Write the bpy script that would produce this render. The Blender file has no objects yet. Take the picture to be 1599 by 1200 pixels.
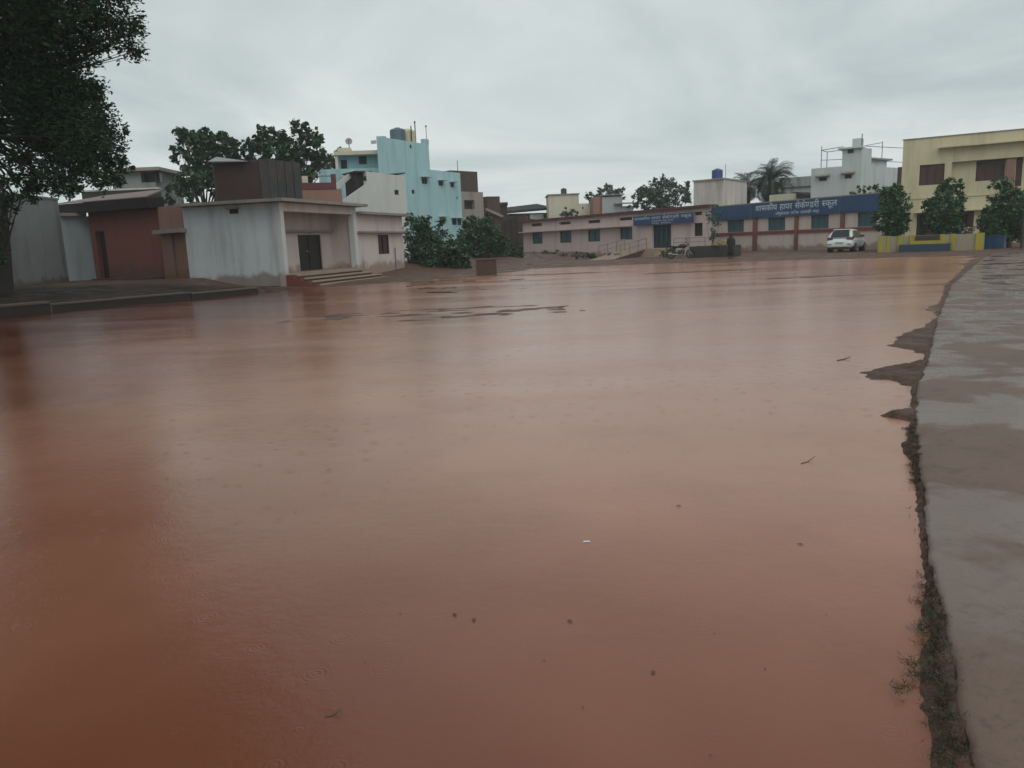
import bpy, bmesh, math, random
import numpy as np
from mathutils import Vector, Matrix

rng = np.random.default_rng(7)
random.seed(7)
sc = bpy.context.scene
col = sc.collection

# ------------------------------------------------------------------ camera
PITCH, ROLL, CAMH, FPX = math.radians(10.4), math.radians(2.3), 1.6, 1200.0
PW, PH = 1599, 1200
_r = np.array([1, 0, 0.0]); _f = np.array([0, math.cos(PITCH), -math.sin(PITCH)]); _u = np.cross(_r, _f)
_c, _s = math.cos(ROLL), math.sin(ROLL)
R_, U_, F_ = _c * _r - _s * _u, _s * _r + _c * _u, _f
CAM = np.array([0, 0, CAMH])
cd = bpy.data.cameras.new('camera'); cam = bpy.data.objects.new('camera', cd); col.objects.link(cam)
cd.sensor_width = 36.0; cd.lens = 36.0 * FPX / PW
cd.clip_start = 0.05; cd.clip_end = 5000
M = Matrix.Identity(4)
for i in range(3):
    M[i][0], M[i][1], M[i][2], M[i][3] = R_[i], U_[i], -F_[i], CAM[i]
cam.matrix_world = M
sc.camera = cam

# ------------------------------------------------------------------ world, sun, exposure
w = bpy.data.worlds.new("World"); sc.world = w; w.use_nodes = True
nt = w.node_tree; nt.nodes.clear()
def N(t, kind, **kw):
    n = t.nodes.new(kind)
    for k, v in kw.items():
        if k.startswith('i_'):
            key = k[2:]
            key = int(key) if key.isdigit() else key.replace('_', ' ')
            n.inputs[key].default_value = v
        else: setattr(n, k, v)
    return n
sky = N(nt, 'ShaderNodeTexSky', sky_type='NISHITA', sun_disc=False, sun_elevation=math.radians(50), sun_rotation=math.radians(200))
sky.air_density = 2.0; sky.dust_density = 6.0
tc = N(nt, 'ShaderNodeTexCoord'); sep = N(nt, 'ShaderNodeSeparateXYZ'); nt.links.new(tc.outputs['Generated'], sep.inputs[0])
zz = N(nt, 'ShaderNodeMath', operation='MAXIMUM', i_1=0.0); nt.links.new(sep.outputs['Z'], zz.inputs[0])
za = N(nt, 'ShaderNodeMath', operation='ADD', i_1=0.16); nt.links.new(zz.outputs[0], za.inputs[0])
dx = N(nt, 'ShaderNodeMath', operation='DIVIDE'); nt.links.new(sep.outputs['X'], dx.inputs[0]); nt.links.new(za.outputs[0], dx.inputs[1])
dy = N(nt, 'ShaderNodeMath', operation='DIVIDE'); nt.links.new(sep.outputs['Y'], dy.inputs[0]); nt.links.new(za.outputs[0], dy.inputs[1])
cb = N(nt, 'ShaderNodeCombineXYZ'); nt.links.new(dx.outputs[0], cb.inputs[0]); nt.links.new(dy.outputs[0], cb.inputs[1])
cn = N(nt, 'ShaderNodeTexNoise', i_Scale=0.62, i_Detail=7.0, i_Roughness=0.56, i_Distortion=0.6); nt.links.new(cb.outputs[0], cn.inputs['Vector'])
cr = N(nt, 'ShaderNodeValToRGB'); nt.links.new(cn.outputs[0], cr.inputs[0])
e = cr.color_ramp.elements
e[0].position, e[0].color = 0.36, (4.25, 4.95, 5.08, 1)
e[1].position, e[1].color = 0.62, (6.75, 7.3, 7.25, 1)
# overcast deck: brighter band low down, thinner grey overhead
hz = N(nt, 'ShaderNodeMapRange', i_1=0.0, i_2=0.40, i_3=1.03, i_4=0.74); nt.links.new(sep.outputs['Z'], hz.inputs[0])
sm = N(nt, 'ShaderNodeVectorMath', operation='SCALE'); nt.links.new(cr.outputs[0], sm.inputs[0]); nt.links.new(hz.outputs[0], sm.inputs['Scale'])
mx = N(nt, 'ShaderNodeMix', data_type='RGBA'); mx.inputs[0].default_value = 0.93
nt.links.new(sky.outputs[0], mx.inputs[6]); nt.links.new(sm.outputs[0], mx.inputs[7])
bg = N(nt, 'ShaderNodeBackground'); bg.inputs[1].default_value = 0.10
nt.links.new(mx.outputs[2], bg.inputs[0])
wo = N(nt, 'ShaderNodeOutputWorld'); nt.links.new(bg.outputs[0], wo.inputs[0])

sd = bpy.data.lights.new('sun', 'SUN'); sd.energy = 1.0; sd.angle = math.radians(60); sd.color = (1, 0.97, 0.93)
sun = bpy.data.objects.new('sun', sd); col.objects.link(sun)
sun.rotation_euler = (math.radians(40), 0, math.radians(200 - 180))
sc.view_settings.view_transform = 'Standard'; sc.view_settings.look = 'None'
sc.view_settings.exposure = 0.36; sc.view_settings.gamma = 1.0

# ------------------------------------------------------------------ photo pixel -> world point
def ray(u, v):
    d = F_ + R_ * ((u - PW / 2) / FPX) - U_ * ((v - PH / 2) / FPX)
    return d / d[1]
def atz(u, v, z=0.0):
    d = ray(u, v); return CAM + d * ((z - CAMH) / d[2])
def aty(u, v, y): return CAM + ray(u, v) * y
def proj(p):
    d = np.asarray(p) - CAM; w_ = d @ F_
    return PW / 2 + FPX * (d @ R_) / w_, PH / 2 - FPX * (d @ U_) / w_

# ------------------------------------------------------------------ materials
def newmat(name):
    m = bpy.data.materials.new(name); m.use_nodes = True
    t = m.node_tree; b = t.nodes['Principled BSDF']; return m, t, b
def pos(t, scale=(1, 1, 1)):
    g = N(t, 'ShaderNodeNewGeometry'); mp = N(t, 'ShaderNodeMapping'); mp.inputs['Scale'].default_value = scale
    t.links.new(g.outputs['Position'], mp.inputs['Vector']); return mp.outputs[0]
def noise(t, scale, detail=4, rough=0.55, stretch=(1, 1, 1), dist=0.0):
    n = N(t, 'ShaderNodeTexNoise', i_Scale=scale, i_Detail=detail, i_Roughness=rough, i_Distortion=dist)
    t.links.new(pos(t, stretch), n.inputs['Vector']); return n.outputs[0]
def ramp(t, src, p0, p1, c0=(0, 0, 0, 1), c1=(1, 1, 1, 1)):
    r = N(t, 'ShaderNodeValToRGB'); t.links.new(src, r.inputs[0])
    r.color_ramp.elements[0].position = p0; r.color_ramp.elements[0].color = c0
    r.color_ramp.elements[1].position = p1; r.color_ramp.elements[1].color = c1
    return r.outputs[0]
def mixc(t, fac, a, b):
    m = N(t, 'ShaderNodeMix', data_type='RGBA')
    for sock, v in ((m.inputs[0], fac), (m.inputs[6], a), (m.inputs[7], b)):
        if isinstance(v, (int, float)): sock.default_value = v
        elif isinstance(v, (tuple, list)): sock.default_value = (*v[:3], 1)
        else: t.links.new(v, sock)
    return m.outputs[2]
def bump(t, b, h, strength=0.3, dist=0.02):
    n = N(t, 'ShaderNodeBump', i_Strength=strength, i_Distance=dist); t.links.new(h, n.inputs['Height']); t.links.new(n.outputs[0], b.inputs['Normal'])
def mul(t, a, f):
    m = N(t, 'ShaderNodeMath', operation='MULTIPLY', i_1=f); t.links.new(a, m.inputs[0]); return m.outputs[0]

def m_wall(name, c, stain=(0.10, 0.085, 0.07), amt=0.55, rough=0.85, splash=None, sz=(0.0, 0.9)):
    """painted masonry: rain streaks, patchy damp, mud splashed up the foot with a ragged edge"""
    m, t, b = newmat(name)
    blot = ramp(t, noise(t, 0.55, 6, 0.65), 0.42, 0.75)
    streak = ramp(t, noise(t, 1.6, 5, 0.6, (1, 1, 0.12)), 0.48, 0.78)
    fine = ramp(t, noise(t, 9.0, 4, 0.6), 0.3, 0.7)
    c1 = mixc(t, mul(t, fine, 0.18), c, [x * 0.72 for x in c])
    c2 = mixc(t, mul(t, blot, amt * 0.6), c1, [0.5 * x + 0.5 * y for x, y in zip(c, stain)])
    c3 = mixc(t, mul(t, streak, amt), c2, stain)
    if splash:
        g = N(t, 'ShaderNodeNewGeometry'); s = N(t, 'ShaderNodeSeparateXYZ'); t.links.new(g.outputs['Position'], s.inputs[0])
        r = N(t, 'ShaderNodeMapRange', i_1=sz[0], i_2=sz[1], i_3=0.75, i_4=0.0); t.links.new(s.outputs['Z'], r.inputs[0])
        a = N(t, 'ShaderNodeMath', operation='ADD'); t.links.new(r.outputs[0], a.inputs[0]); t.links.new(noise(t, 1.3, 6, 0.65), a.inputs[1])
        c3 = mixc(t, mul(t, ramp(t, a.outputs[0], 0.78, 1.02), 0.75), c3, splash)
    t.links.new(c3, b.inputs['Base Color']); b.inputs['Roughness'].default_value = rough
    bump(t, b, noise(t, 14, 5), 0.25, 0.02)
    return m
def m_plain(name, c, rough=0.6, metal=0.0, var=0.25):
    m, t, b = newmat(name)
    t.links.new(mixc(t, mul(t, ramp(t, noise(t, 3.0, 5), 0.35, 0.7), var), c, [x * 0.55 for x in c]), b.inputs['Base Color'])
    b.inputs['Roughness'].default_value = rough; b.inputs['Metallic'].default_value = metal
    return m
def m_brick(name, c, mortar, scale=4.0):
    m, t, b = newmat(name)
    n = N(t, 'ShaderNodeTexNoise', i_Scale=2.0, i_Detail=6.0)
    t.links.new(pos(t), n.inputs['Vector'])
    g = N(t, 'ShaderNodeNewGeometry'); s = N(t, 'ShaderNodeSeparateXYZ'); t.links.new(g.outputs['Position'], s.inputs[0])
    a = N(t, 'ShaderNodeMath', operation='ADD'); t.links.new(s.outputs['X'], a.inputs[0]); t.links.new(s.outputs['Y'], a.inputs[1])
    k = N(t, 'ShaderNodeCombineXYZ'); t.links.new(a.outputs[0], k.inputs[0]); t.links.new(s.outputs['Z'], k.inputs[1])
    br = N(t, 'ShaderNodeTexBrick', i_Scale=scale); t.links.new(k.outputs[0], br.inputs['Vector'])
    br.inputs['Color1'].default_value = (*c, 1); br.inputs['Color2'].default_value = (*[x * 0.7 for x in c], 1); br.inputs['Mortar'].default_value = (*mortar, 1)
    br.inputs['Mortar Size'].default_value = 0.012
    t.links.new(mixc(t, mul(t, ramp(t, n.outputs[0], 0.4, 0.7), 0.6), br.outputs[0], (0.035, 0.03, 0.027)), b.inputs['Base Color'])
    b.inputs['Roughness'].default_value = 0.9
    return m
def m_leaf(name, c, var=0.5):
    m, t, b = newmat(name)
    g = N(t, 'ShaderNodeNewGeometry')
    c1 = mixc(t, g.outputs['Random Per Island'], [x * (1 - var) for x in c], [min(1, x * (1 + var)) for x in c])
    c2 = mixc(t, mul(t, ramp(t, noise(t, 0.9, 3), 0.4, 0.65), 0.45), c1, (c[0] * 1.5, c[1] * 1.25, c[2] * 0.8))
    t.links.new(c2, b.inputs['Base Color']); b.inputs['Roughness'].default_value = 0.55
    b.inputs['Specular IOR Level'].default_value = 0.35
    return m
def m_corr(name, c, axis=(1, 1, 0), scale=22, rust=0.4):
    m, t, b = newmat(name)
    wv = N(t, 'ShaderNodeTexWave', i_Scale=scale / 6.0); t.links.new(pos(t, axis), wv.inputs['Vector'])
    t.links.new(mixc(t, mul(t, ramp(t, noise(t, 1.2, 6), 0.4, 0.7), rust), c, (0.09, 0.045, 0.03)), b.inputs['Base Color'])
    b.inputs['Roughness'].default_value = 0.5; bump(t, b, wv.outputs[0], 0.6, 0.04)
    return m

MAT = {}
def setup_materials():
    A = MAT
    A['white'] = m_wall('whitewash', (0.53, 0.58, 0.60), stain=(0.19, 0.19, 0.18), amt=0.68, splash=(0.17, 0.11, 0.08), sz=(0.2, 1.0))
    A['offpink'] = m_wall('pale_pink_wash', (0.60, 0.51, 0.475), stain=(0.24, 0.19, 0.17), amt=0.5, splash=(0.24, 0.15, 0.11), sz=(0.3, 1.3))
    A['greywall'] = m_wall('damp_grey_plaster', (0.27, 0.285, 0.28), stain=(0.075, 0.075, 0.068), amt=0.85, splash=(0.12, 0.09, 0.07), sz=(0.4, 1.2))
    A['bluegrey'] = m_wall('pale_blue_grey_wash', (0.30, 0.34, 0.36), amt=0.45)
    A['redwall'] = m_wall('terracotta_paint', (0.195, 0.068, 0.054), stain=(0.09, 0.05, 0.04), amt=0.55, splash=(0.10, 0.06, 0.045), sz=(0.5, 1.7))
    A['beige'] = m_wall('beige_plaster', (0.27, 0.145, 0.11), amt=0.55, splash=(0.15, 0.09, 0.06), sz=(0.4, 1.4))
    A['concrete'] = m_wall('old_concrete', (0.27, 0.245, 0.22), amt=0.6)
    A['pillar'] = m_wall('pillar_wash', (0.55, 0.57, 0.57), amt=0.35, splash=(0.25, 0.2, 0.18), sz=(0.2, 1.2))
    A['step'] = m_wall('step_concrete', (0.34, 0.25, 0.19), amt=0.4)
    A['redoxide'] = m_wall('red_oxide_paint', (0.17, 0.04, 0.03), amt=0.3)
    A['aqua'] = m_wall('aqua_paint', (0.345, 0.55, 0.58), stain=(0.15, 0.21, 0.21), amt=0.45)
    A['aquadark'] = m_wall('dull_aqua_paint', (0.20, 0.36, 0.40), amt=0.25)
    A['bwhite'] = m_wall('weathered_white', (0.50, 0.52, 0.49), amt=0.3)
    A['cream'] = m_wall('cream_paint', (0.52, 0.50, 0.39), amt=0.3)
    A['yellow'] = m_wall('pale_yellow_paint', (0.53, 0.49, 0.325), stain=(0.17, 0.15, 0.09), amt=0.45)
    A['pink'] = m_wall('school_pink_paint', (0.585, 0.465, 0.455), stain=(0.2, 0.14, 0.13), amt=0.35, splash=(0.20, 0.13, 0.10), sz=(0.0, 0.9))
    A['schoolwhite'] = m_wall('school_white_paint', (0.56, 0.48, 0.445), stain=(0.22, 0.16, 0.14), amt=0.35, splash=(0.22, 0.13, 0.09), sz=(0.0, 1.0))
    A['stairwhite'] = m_wall('streaked_white', (0.48, 0.45, 0.42), stain=(0.14, 0.12, 0.11), amt=0.65)
    A['greyhouse'] = m_wall('cool_grey_paint', (0.34, 0.38, 0.39), amt=0.3)
    A['whitehouse'] = m_wall('cool_white_paint', (0.46, 0.52, 0.52), amt=0.3)
    A['teal'] = m_plain('teal_shutter_paint', (0.035, 0.10, 0.12), 0.55)
    A['tealdoor'] = m_plain('dark_teal_paint', (0.012, 0.045, 0.055), 0.5)
    A['signblue'] = m_plain('sign_blue_sheet', (0.008, 0.052, 0.135), 0.4, var=0.3)
    A['signblue2'] = m_plain('faded_sign_blue', (0.02, 0.05, 0.15), 0.45, var=0.35)
    A['letter'] = m_plain('white_lettering', (0.55, 0.66, 0.72), 0.5, var=0.2)
    A['dark'] = m_plain('dark_opening', (0.014, 0.014, 0.014), 0.7)
    A['darkwood'] = m_plain('dark_wood', (0.018, 0.014, 0.012), 0.55)
    A['brownshutter'] = m_plain('red_brown_shutter', (0.062, 0.022, 0.016), 0.6)
    A['maroon'] = m_plain('maroon_paint', (0.10, 0.022, 0.028), 0.6)
    A['brick'] = m_brick('dark_brick', (0.050, 0.022, 0.017), (0.05, 0.04, 0.036))
    A['brick2'] = m_brick('old_brick', (0.09, 0.052, 0.042), (0.07, 0.06, 0.055))
    A['sheet'] = m_corr('rusty_dark_sheet', (0.028, 0.028, 0.029), (1, 1, 0))
    A['sheetlight'] = m_corr('pale_roof_sheet', (0.26, 0.27, 0.28), (1, 1, 0), rust=0.3)
    A['purple'] = m_corr('faded_maroon_sheet', (0.19, 0.115, 0.125), (1, 0.2, 0), rust=0.35)
    A['eave'] = m_plain('sooty_roof_eave_shadow', (0.013, 0.011, 0.010), 0.9)
    A['tankgrey'] = m_plain('tank_plastic', (0.075, 0.12, 0.15), 0.45)
    A['tankblue'] = m_plain('blue_tank_plastic', (0.018, 0.06, 0.20), 0.4)
    A['tankcream'] = m_plain('cream_tank_plastic', (0.50, 0.48, 0.30), 0.5)
    A['tankblack'] = m_plain('black_tank_plastic', (0.03, 0.035, 0.038), 0.45)
    A['metal'] = m_plain('galvanised_pipe', (0.26, 0.27, 0.28), 0.45, 0.5)
    A['darkmetal'] = m_plain('dark_metal', (0.045, 0.042, 0.04), 0.5, 0.4)
    A['rail'] = m_plain('rusty_rail_paint', (0.22, 0.16, 0.13), 0.6)
    A['dish'] = m_plain('dish_grey', (0.24, 0.25, 0.25), 0.5)
    A['bark'] = m_plain('bark', (0.045, 0.036, 0.03), 0.9, var=0.5)
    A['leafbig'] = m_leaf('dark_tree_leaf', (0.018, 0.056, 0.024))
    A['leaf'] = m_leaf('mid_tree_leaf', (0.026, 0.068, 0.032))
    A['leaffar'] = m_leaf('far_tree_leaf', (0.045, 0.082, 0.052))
    A['leafbush'] = m_leaf('bush_leaf', (0.024, 0.066, 0.028))
    A['leafyard'] = m_leaf('yard_tree_leaf', (0.022, 0.078, 0.024))
    A['leafyellow'] = m_leaf('yellow_leaf', (0.30, 0.27, 0.03), 0.3)
    A['leafgrey'] = m_leaf('grey_dry_leaf', (0.20, 0.20, 0.18), 0.3)
    A['palm'] = m_leaf('palm_leaf', (0.030, 0.055, 0.040), 0.35)
    A['weed'] = m_leaf('dry_weed', (0.05, 0.042, 0.022), 0.45)
    A['planteryellow'] = m_wall('yellow_band_paint', (0.36, 0.31, 0.035), amt=0.55)
    A['plantergrey'] = m_wall('grey_band_paint', (0.30, 0.28, 0.20), amt=0.5)
    A['benchblue'] = m_plain('dark_blue_paint', (0.02, 0.042, 0.075), 0.45)
    A['carwhite'] = m_plain('white_car_paint', (0.62, 0.68, 0.66), 0.25, var=0.06)
    A['glass'] = m_plain('dark_glass', (0.012, 0.022, 0.025), 0.08, var=0.0)
    A['tyre'] = m_plain('tyre_rubber', (0.012, 0.012, 0.012), 0.8)
    A['rim'] = m_plain('alloy', (0.17, 0.175, 0.18), 0.35, 0.6)
    A['taillight'] = m_plain('tail_lens', (0.06, 0.01, 0.012), 0.2)
    A['plate'] = m_plain('number_plate', (0.32, 0.33, 0.32), 0.5)
    A['blackpaint'] = m_plain('black_paint', (0.012, 0.013, 0.016), 0.3)
    A['lens'] = m_plain('clear_lens', (0.7, 0.72, 0.72), 0.15)
    A['cloth'] = m_plain('dark_cloth', (0.014, 0.014, 0.018), 0.9)
    A['skin'] = m_plain('skin', (0.16, 0.08, 0.05), 0.6)
    A['hair'] = m_plain('black_hair', (0.01, 0.009, 0.008), 0.6)
    A['stick'] = m_plain('wet_wood', (0.055, 0.034, 0.022), 0.5)
    A['palewood'] = m_plain('pale_wood', (0.34, 0.25, 0.19), 0.6)
    A['deadleaf'] = m_plain('dead_leaf', (0.085, 0.042, 0.024), 0.6)
    A['stone'] = m_plain('brown_block', (0.075, 0.042, 0.03), 0.85, var=0.5)
setup_materials()

# ------------------------------------------------------------------ mesh building
OFF = {}
class MB:
    def __init__(s): s.v = []; s.f = []; s.smooth = False
    def add(s, pts, faces):
        o = len(s.v); s.v.extend([tuple(map(float, p)) for p in pts]); s.f.extend([tuple(i + o for i in f) for f in faces]); return s
    def quad(s, a, b, c, d): return s.add([a, b, c, d], [(0, 1, 2, 3)])
    def hexa(s, p):
        return s.add(p, [(0, 3, 2, 1), (4, 5, 6, 7), (0, 1, 5, 4), (1, 2, 6, 5), (2, 3, 7, 6), (3, 0, 4, 7)])
    def box(s, x0, x1, y0, y1, z0, z1):
        return s.hexa([(x0, y0, z0), (x1, y0, z0), (x1, y1, z0), (x0, y1, z0), (x0, y0, z1), (x1, y0, z1), (x1, y1, z1), (x0, y1, z1)])
    def fbox(s, F, s0, s1, z0, z1, n0, n1):
        P = F.pt
        return s.hexa([P(s0, z0, n1), P(s1, z0, n1), P(s1, z0, n0), P(s0, z0, n0), P(s0, z1, n1), P(s1, z1, n1), P(s1, z1, n0), P(s0, z1, n0)])
    def prism(s, poly, z0, z1):
        n = len(poly)
        return s.add([(x, y, z0) for x, y in poly] + [(x, y, z1) for x, y in poly],
                     [tuple(range(n))[::-1], tuple(range(n, 2 * n))] + [(i, (i + 1) % n, n + (i + 1) % n, n + i) for i in range(n)])
    def loft(s, rings, caps=True):
        n = len(rings[0]); o = len(s.v)
        for r in rings: s.v.extend([tuple(map(float, p)) for p in r])
        for k in range(len(rings) - 1):
            for i in range(n):
                a, b = o + k * n + i, o + k * n + (i + 1) % n
                s.f.append((a, b, b + n, a + n))
        if caps:
            s.f.append(tuple(range(o, o + n))[::-1]); m = o + (len(rings) - 1) * n; s.f.append(tuple(range(m, m + n)))
        return s
    def tube(s, pts, rad, k=6):
        pts = [np.array(p, float) for p in pts]
        if not hasattr(rad, '__len__'): rad = [rad] * len(pts)
        rings = []
        for i, p in enumerate(pts):
            d = pts[min(i + 1, len(pts) - 1)] - pts[max(i - 1, 0)]; d = d / (np.linalg.norm(d) + 1e-9)
            a = np.cross(d, (0, 0, 1.0)) if abs(d[2]) < 0.95 else np.cross(d, (0, 1.0, 0)); a /= np.linalg.norm(a); b = np.cross(d, a)
            rings.append([p + rad[i] * (math.cos(t) * a + math.sin(t) * b) for t in np.linspace(0, 2 * math.pi, k, endpoint=False)])
        return s.loft(rings)
    def lathe(s, c, prof, k=16, axis=2):
        rings = []
        for r, h in prof:
            ring = []
            for t in np.linspace(0, 2 * math.pi, k, endpoint=False):
                p = [r * math.cos(t), r * math.sin(t), h]
                if axis == 0: p = [h, p[0], p[1]]
                if axis == 1: p = [p[0], h, p[1]]
                ring.append(np.array(c) + p)
            rings.append(ring)
        return s.loft(rings)
    def build(s, name, mat, parent=None, base=None):
        me = bpy.data.meshes.new(name)
        off = np.array(OFF[parent.name]) if parent is not None else (np.array(base) if base is not None else np.zeros(3))
        me.from_pydata([tuple(np.array(p) - off) for p in s.v], [], s.f)
        if s.smooth: me.polygons.foreach_set('use_smooth', [True] * len(me.polygons))
        me.materials.append(MAT[mat] if isinstance(mat, str) else mat)
        me.validate(); me.update()
        bm = bmesh.new(); bm.from_mesh(me); bmesh.ops.recalc_face_normals(bm, faces=bm.faces); bm.to_mesh(me); bm.free()
        return link(name, me, parent, off)
def link(name, me, parent, off):
    o = bpy.data.objects.new(name, me); col.objects.link(o)
    if parent is not None: o.parent = parent
    else: o.location = off
    OFF[o.name] = tuple(off); return o
def tag(o, label=None, cat=None, group=None, kind=None):
    if label: o['label'] = label
    if cat: o['category'] = cat
    if group: o['group'] = group
    if kind: o['kind'] = kind
    return o
def thing(name, label, cat, loc=(0, 0, 0), group=None):
    o = bpy.data.objects.new(name, None); col.objects.link(o); o.empty_display_size = 0.3
    o.location = tuple(map(float, loc)); OFF[o.name] = tuple(map(float, loc))
    return tag(o, label, cat, group)

class Fac:
    """a vertical facade plane between two plan points; s runs along it, n points towards the camera"""
    def __init__(f, a, b):
        f.A = np.array(a[:2], float); f.B = np.array(b[:2], float); f.L = np.linalg.norm(f.B - f.A); f.d = (f.B - f.A) / f.L
        n = np.array([f.d[1], -f.d[0]]); f.n = n if n @ (-f.A) > 0 else -n
    def pt(f, s, z, n=0.0):
        p = f.A + f.d * s + f.n * n; return (p[0], p[1], z)
    def hit(f, u, v, n=0.0):
        d = ray(u, v); A = f.A + f.n * n
        t = (A @ f.n) / (d[:2] @ f.n); p = CAM + d * t
        return float((p[:2] - A) @ f.d), float(p[2])
    def rect(f, u0, v0, u1, v1, n=0.0):
        um, vm = (u0 + u1) / 2, (v0 + v1) / 2
        return f.hit(u0, vm, n)[0], f.hit(u1, vm, n)[0], f.hit(um, v1, n)[1], f.hit(um, v0, n)[1]
    def s(f, u, v, n=0.0): return f.hit(u, v, n)[0]
    def z(f, u, v, n=0.0): return f.hit(u, v, n)[1]
def FP(a, b): return Fac(aty(*a), aty(*b))

def wall_open(mb, F, s0, s1, z0, z1, ops=(), n=0.0, rev=0.16):
    """wall skin with real openings and reveals"""
    S = sorted({s0, s1, *[min(max(o[0], s0), s1) for o in ops], *[min(max(o[1], s0), s1) for o in ops]})
    Zs = sorted({z0, z1, *[min(max(o[2], z0), z1) for o in ops], *[min(max(o[3], z0), z1) for o in ops]})
    for i in range(len(S) - 1):
        for j in range(len(Zs) - 1):
            a, b, c, d = S[i], S[i + 1], Zs[j], Zs[j + 1]
            if b - a < 1e-5 or d - c < 1e-5: continue
            ms, mz = (a + b) / 2, (c + d) / 2
            if any(o[0] < ms < o[1] and o[2] < mz < o[3] for o in ops): continue
            mb.quad(F.pt(a, c, n), F.pt(b, c, n), F.pt(b, d, n), F.pt(a, d, n))
    for o in ops:
        a, b, c, d = o[:4]; P = F.pt
        mb.quad(P(a, c, n), P(a, d, n), P(a, d, n - rev), P(a, c, n - rev)); mb.quad(P(b, c, n), P(b, d, n), P(b, d, n - rev), P(b, c, n - rev))
        mb.quad(P(a, d, n), P(b, d, n), P(b, d, n - rev), P(a, d, n - rev)); mb.quad(P(a, c, n), P(b, c, n), P(b, c, n - rev), P(a, c, n - rev))
    return mb
def body(mb, F, s0, s1, z0, z1, D, ops=(), rev=0.16, sk0=0.0, sk1=0.0):
    """sk0 / sk1 shift the back corners along s: the plots here are not square"""
    wall_open(mb, F, s0, s1, z0, z1, ops, 0.0, rev); P = F.pt; t0, t1 = s0 + sk0, s1 + sk1
    mb.quad(P(s0, z0), P(s0, z1), P(t0, z1, -D), P(t0, z0, -D)); mb.quad(P(s1, z0), P(s1, z1), P(t1, z1, -D), P(t1, z0, -D))
    mb.quad(P(t0, z0, -D), P(t0, z1, -D), P(t1, z1, -D), P(t1, z0, -D)); mb.quad(P(s0, z1), P(s1, z1), P(t1, z1, -D), P(t0, z1, -D))
    return mb
def window(F, root, r, panel='dark', frame='darkwood', n=0.0, rev=0.14, bars=2, name='window', fw=0.06, cross=1):
    a, b, c, d = r
    w_ = MB().fbox(F, a + 0.002, b - 0.002, c + 0.002, d - 0.002, n - rev - 0.05, n - rev + 0.01).build(name, panel, root)
    m = MB(); q0, q1 = n - rev + 0.012, n - rev + 0.06
    m.fbox(F, a + .003, a + fw, c + .003, d - .003, q0, q1); m.fbox(F, b - fw, b - .003, c + .003, d - .003, q0, q1)
    m.fbox(F, a + fw, b - fw, c + .003, c + fw, q0, q1); m.fbox(F, a + fw, b - fw, d - fw, d - .003, q0, q1)
    for k in range(1, bars):
        x = a + (b - a) * k / bars; m.fbox(F, x - fw / 2, x + fw / 2, c + fw, d - fw, q0, q1)
    for k in range(1, cross):
        z = c + (d - c) * k / cross; m.fbox(F, a + fw, b - fw, z - fw / 3, z + fw / 3, q0 - 0.003, q1 - 0.004)
    m.build('frame', frame, w_); return w_
def shade(F, root, r, mat='concrete', out=0.45, over=0.15, th=0.07, n=0.0):
    a, b, c, d = r
    return MB().fbox(F, a - over, b + over, d + 0.02, d + 0.02 + th, n + 0.002, n + out).build('sunshade', mat, root)

# ------------------------------------------------------------------ foliage
def fast_mesh(name, V, nper, mat, parent=None, off=(0, 0, 0)):
    n = len(V) // nper; me = bpy.data.meshes.new(name)
    me.vertices.add(len(V)); me.vertices.foreach_set('co', (V - np.array(off)).astype(np.float32).ravel())
    me.loops.add(len(V)); me.loops.foreach_set('vertex_index', np.arange(len(V), dtype=np.int32))
    me.polygons.add(n); me.polygons.foreach_set('loop_start', np.arange(n, dtype=np.int32) * nper)
    me.update(calc_edges=True); me.materials.append(MAT[mat]); me.validate()
    return link(name, me, parent, np.array(off))
def leaf_quads(P, size, asp=0.5, up=None, droop=0.0):
    n = len(P)
    d = rng.normal(size=(n, 3)); d[:, 2] = d[:, 2] * 0.6 - droop; d /= np.linalg.norm(d, axis=1, keepdims=True)
    q = rng.normal(size=(n, 3)); q[:, 2] += 0.6
    sd_ = np.cross(d, q); sd_ /= np.linalg.norm(sd_, axis=1, keepdims=True) + 1e-9
    L = size * rng.uniform(0.6, 1.35, (n, 1)); Wd = L * asp * 0.5
    V = np.empty((n, 4, 3)); V[:, 0] = P - d * L * 0.5; V[:, 1] = P + sd_ * Wd; V[:, 2] = P + d * L * 0.5; V[:, 3] = P - sd_ * Wd
    return V.reshape(-1, 3)
def clump_points(c, r, n, flat=0.85, ragged=0.35):
    """leaf points gathered in sprigs through a clump, thinner outside: gives an uneven outline with gaps"""
    k = max(5, int(n / 22)); d = rng.normal(size=(k, 3)); d /= np.linalg.norm(d, axis=1, keepdims=True)
    rad = rng.uniform(0.25, 1.0 + ragged * 0.5, (k, 1)) ** 0.6
    S = d * rad * r; S[:, 2] *= flat
    idx = rng.integers(0, k, n); J = rng.normal(size=(n, 3)) * r * 0.17
    return np.array(c) + S[idx] + J
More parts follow.
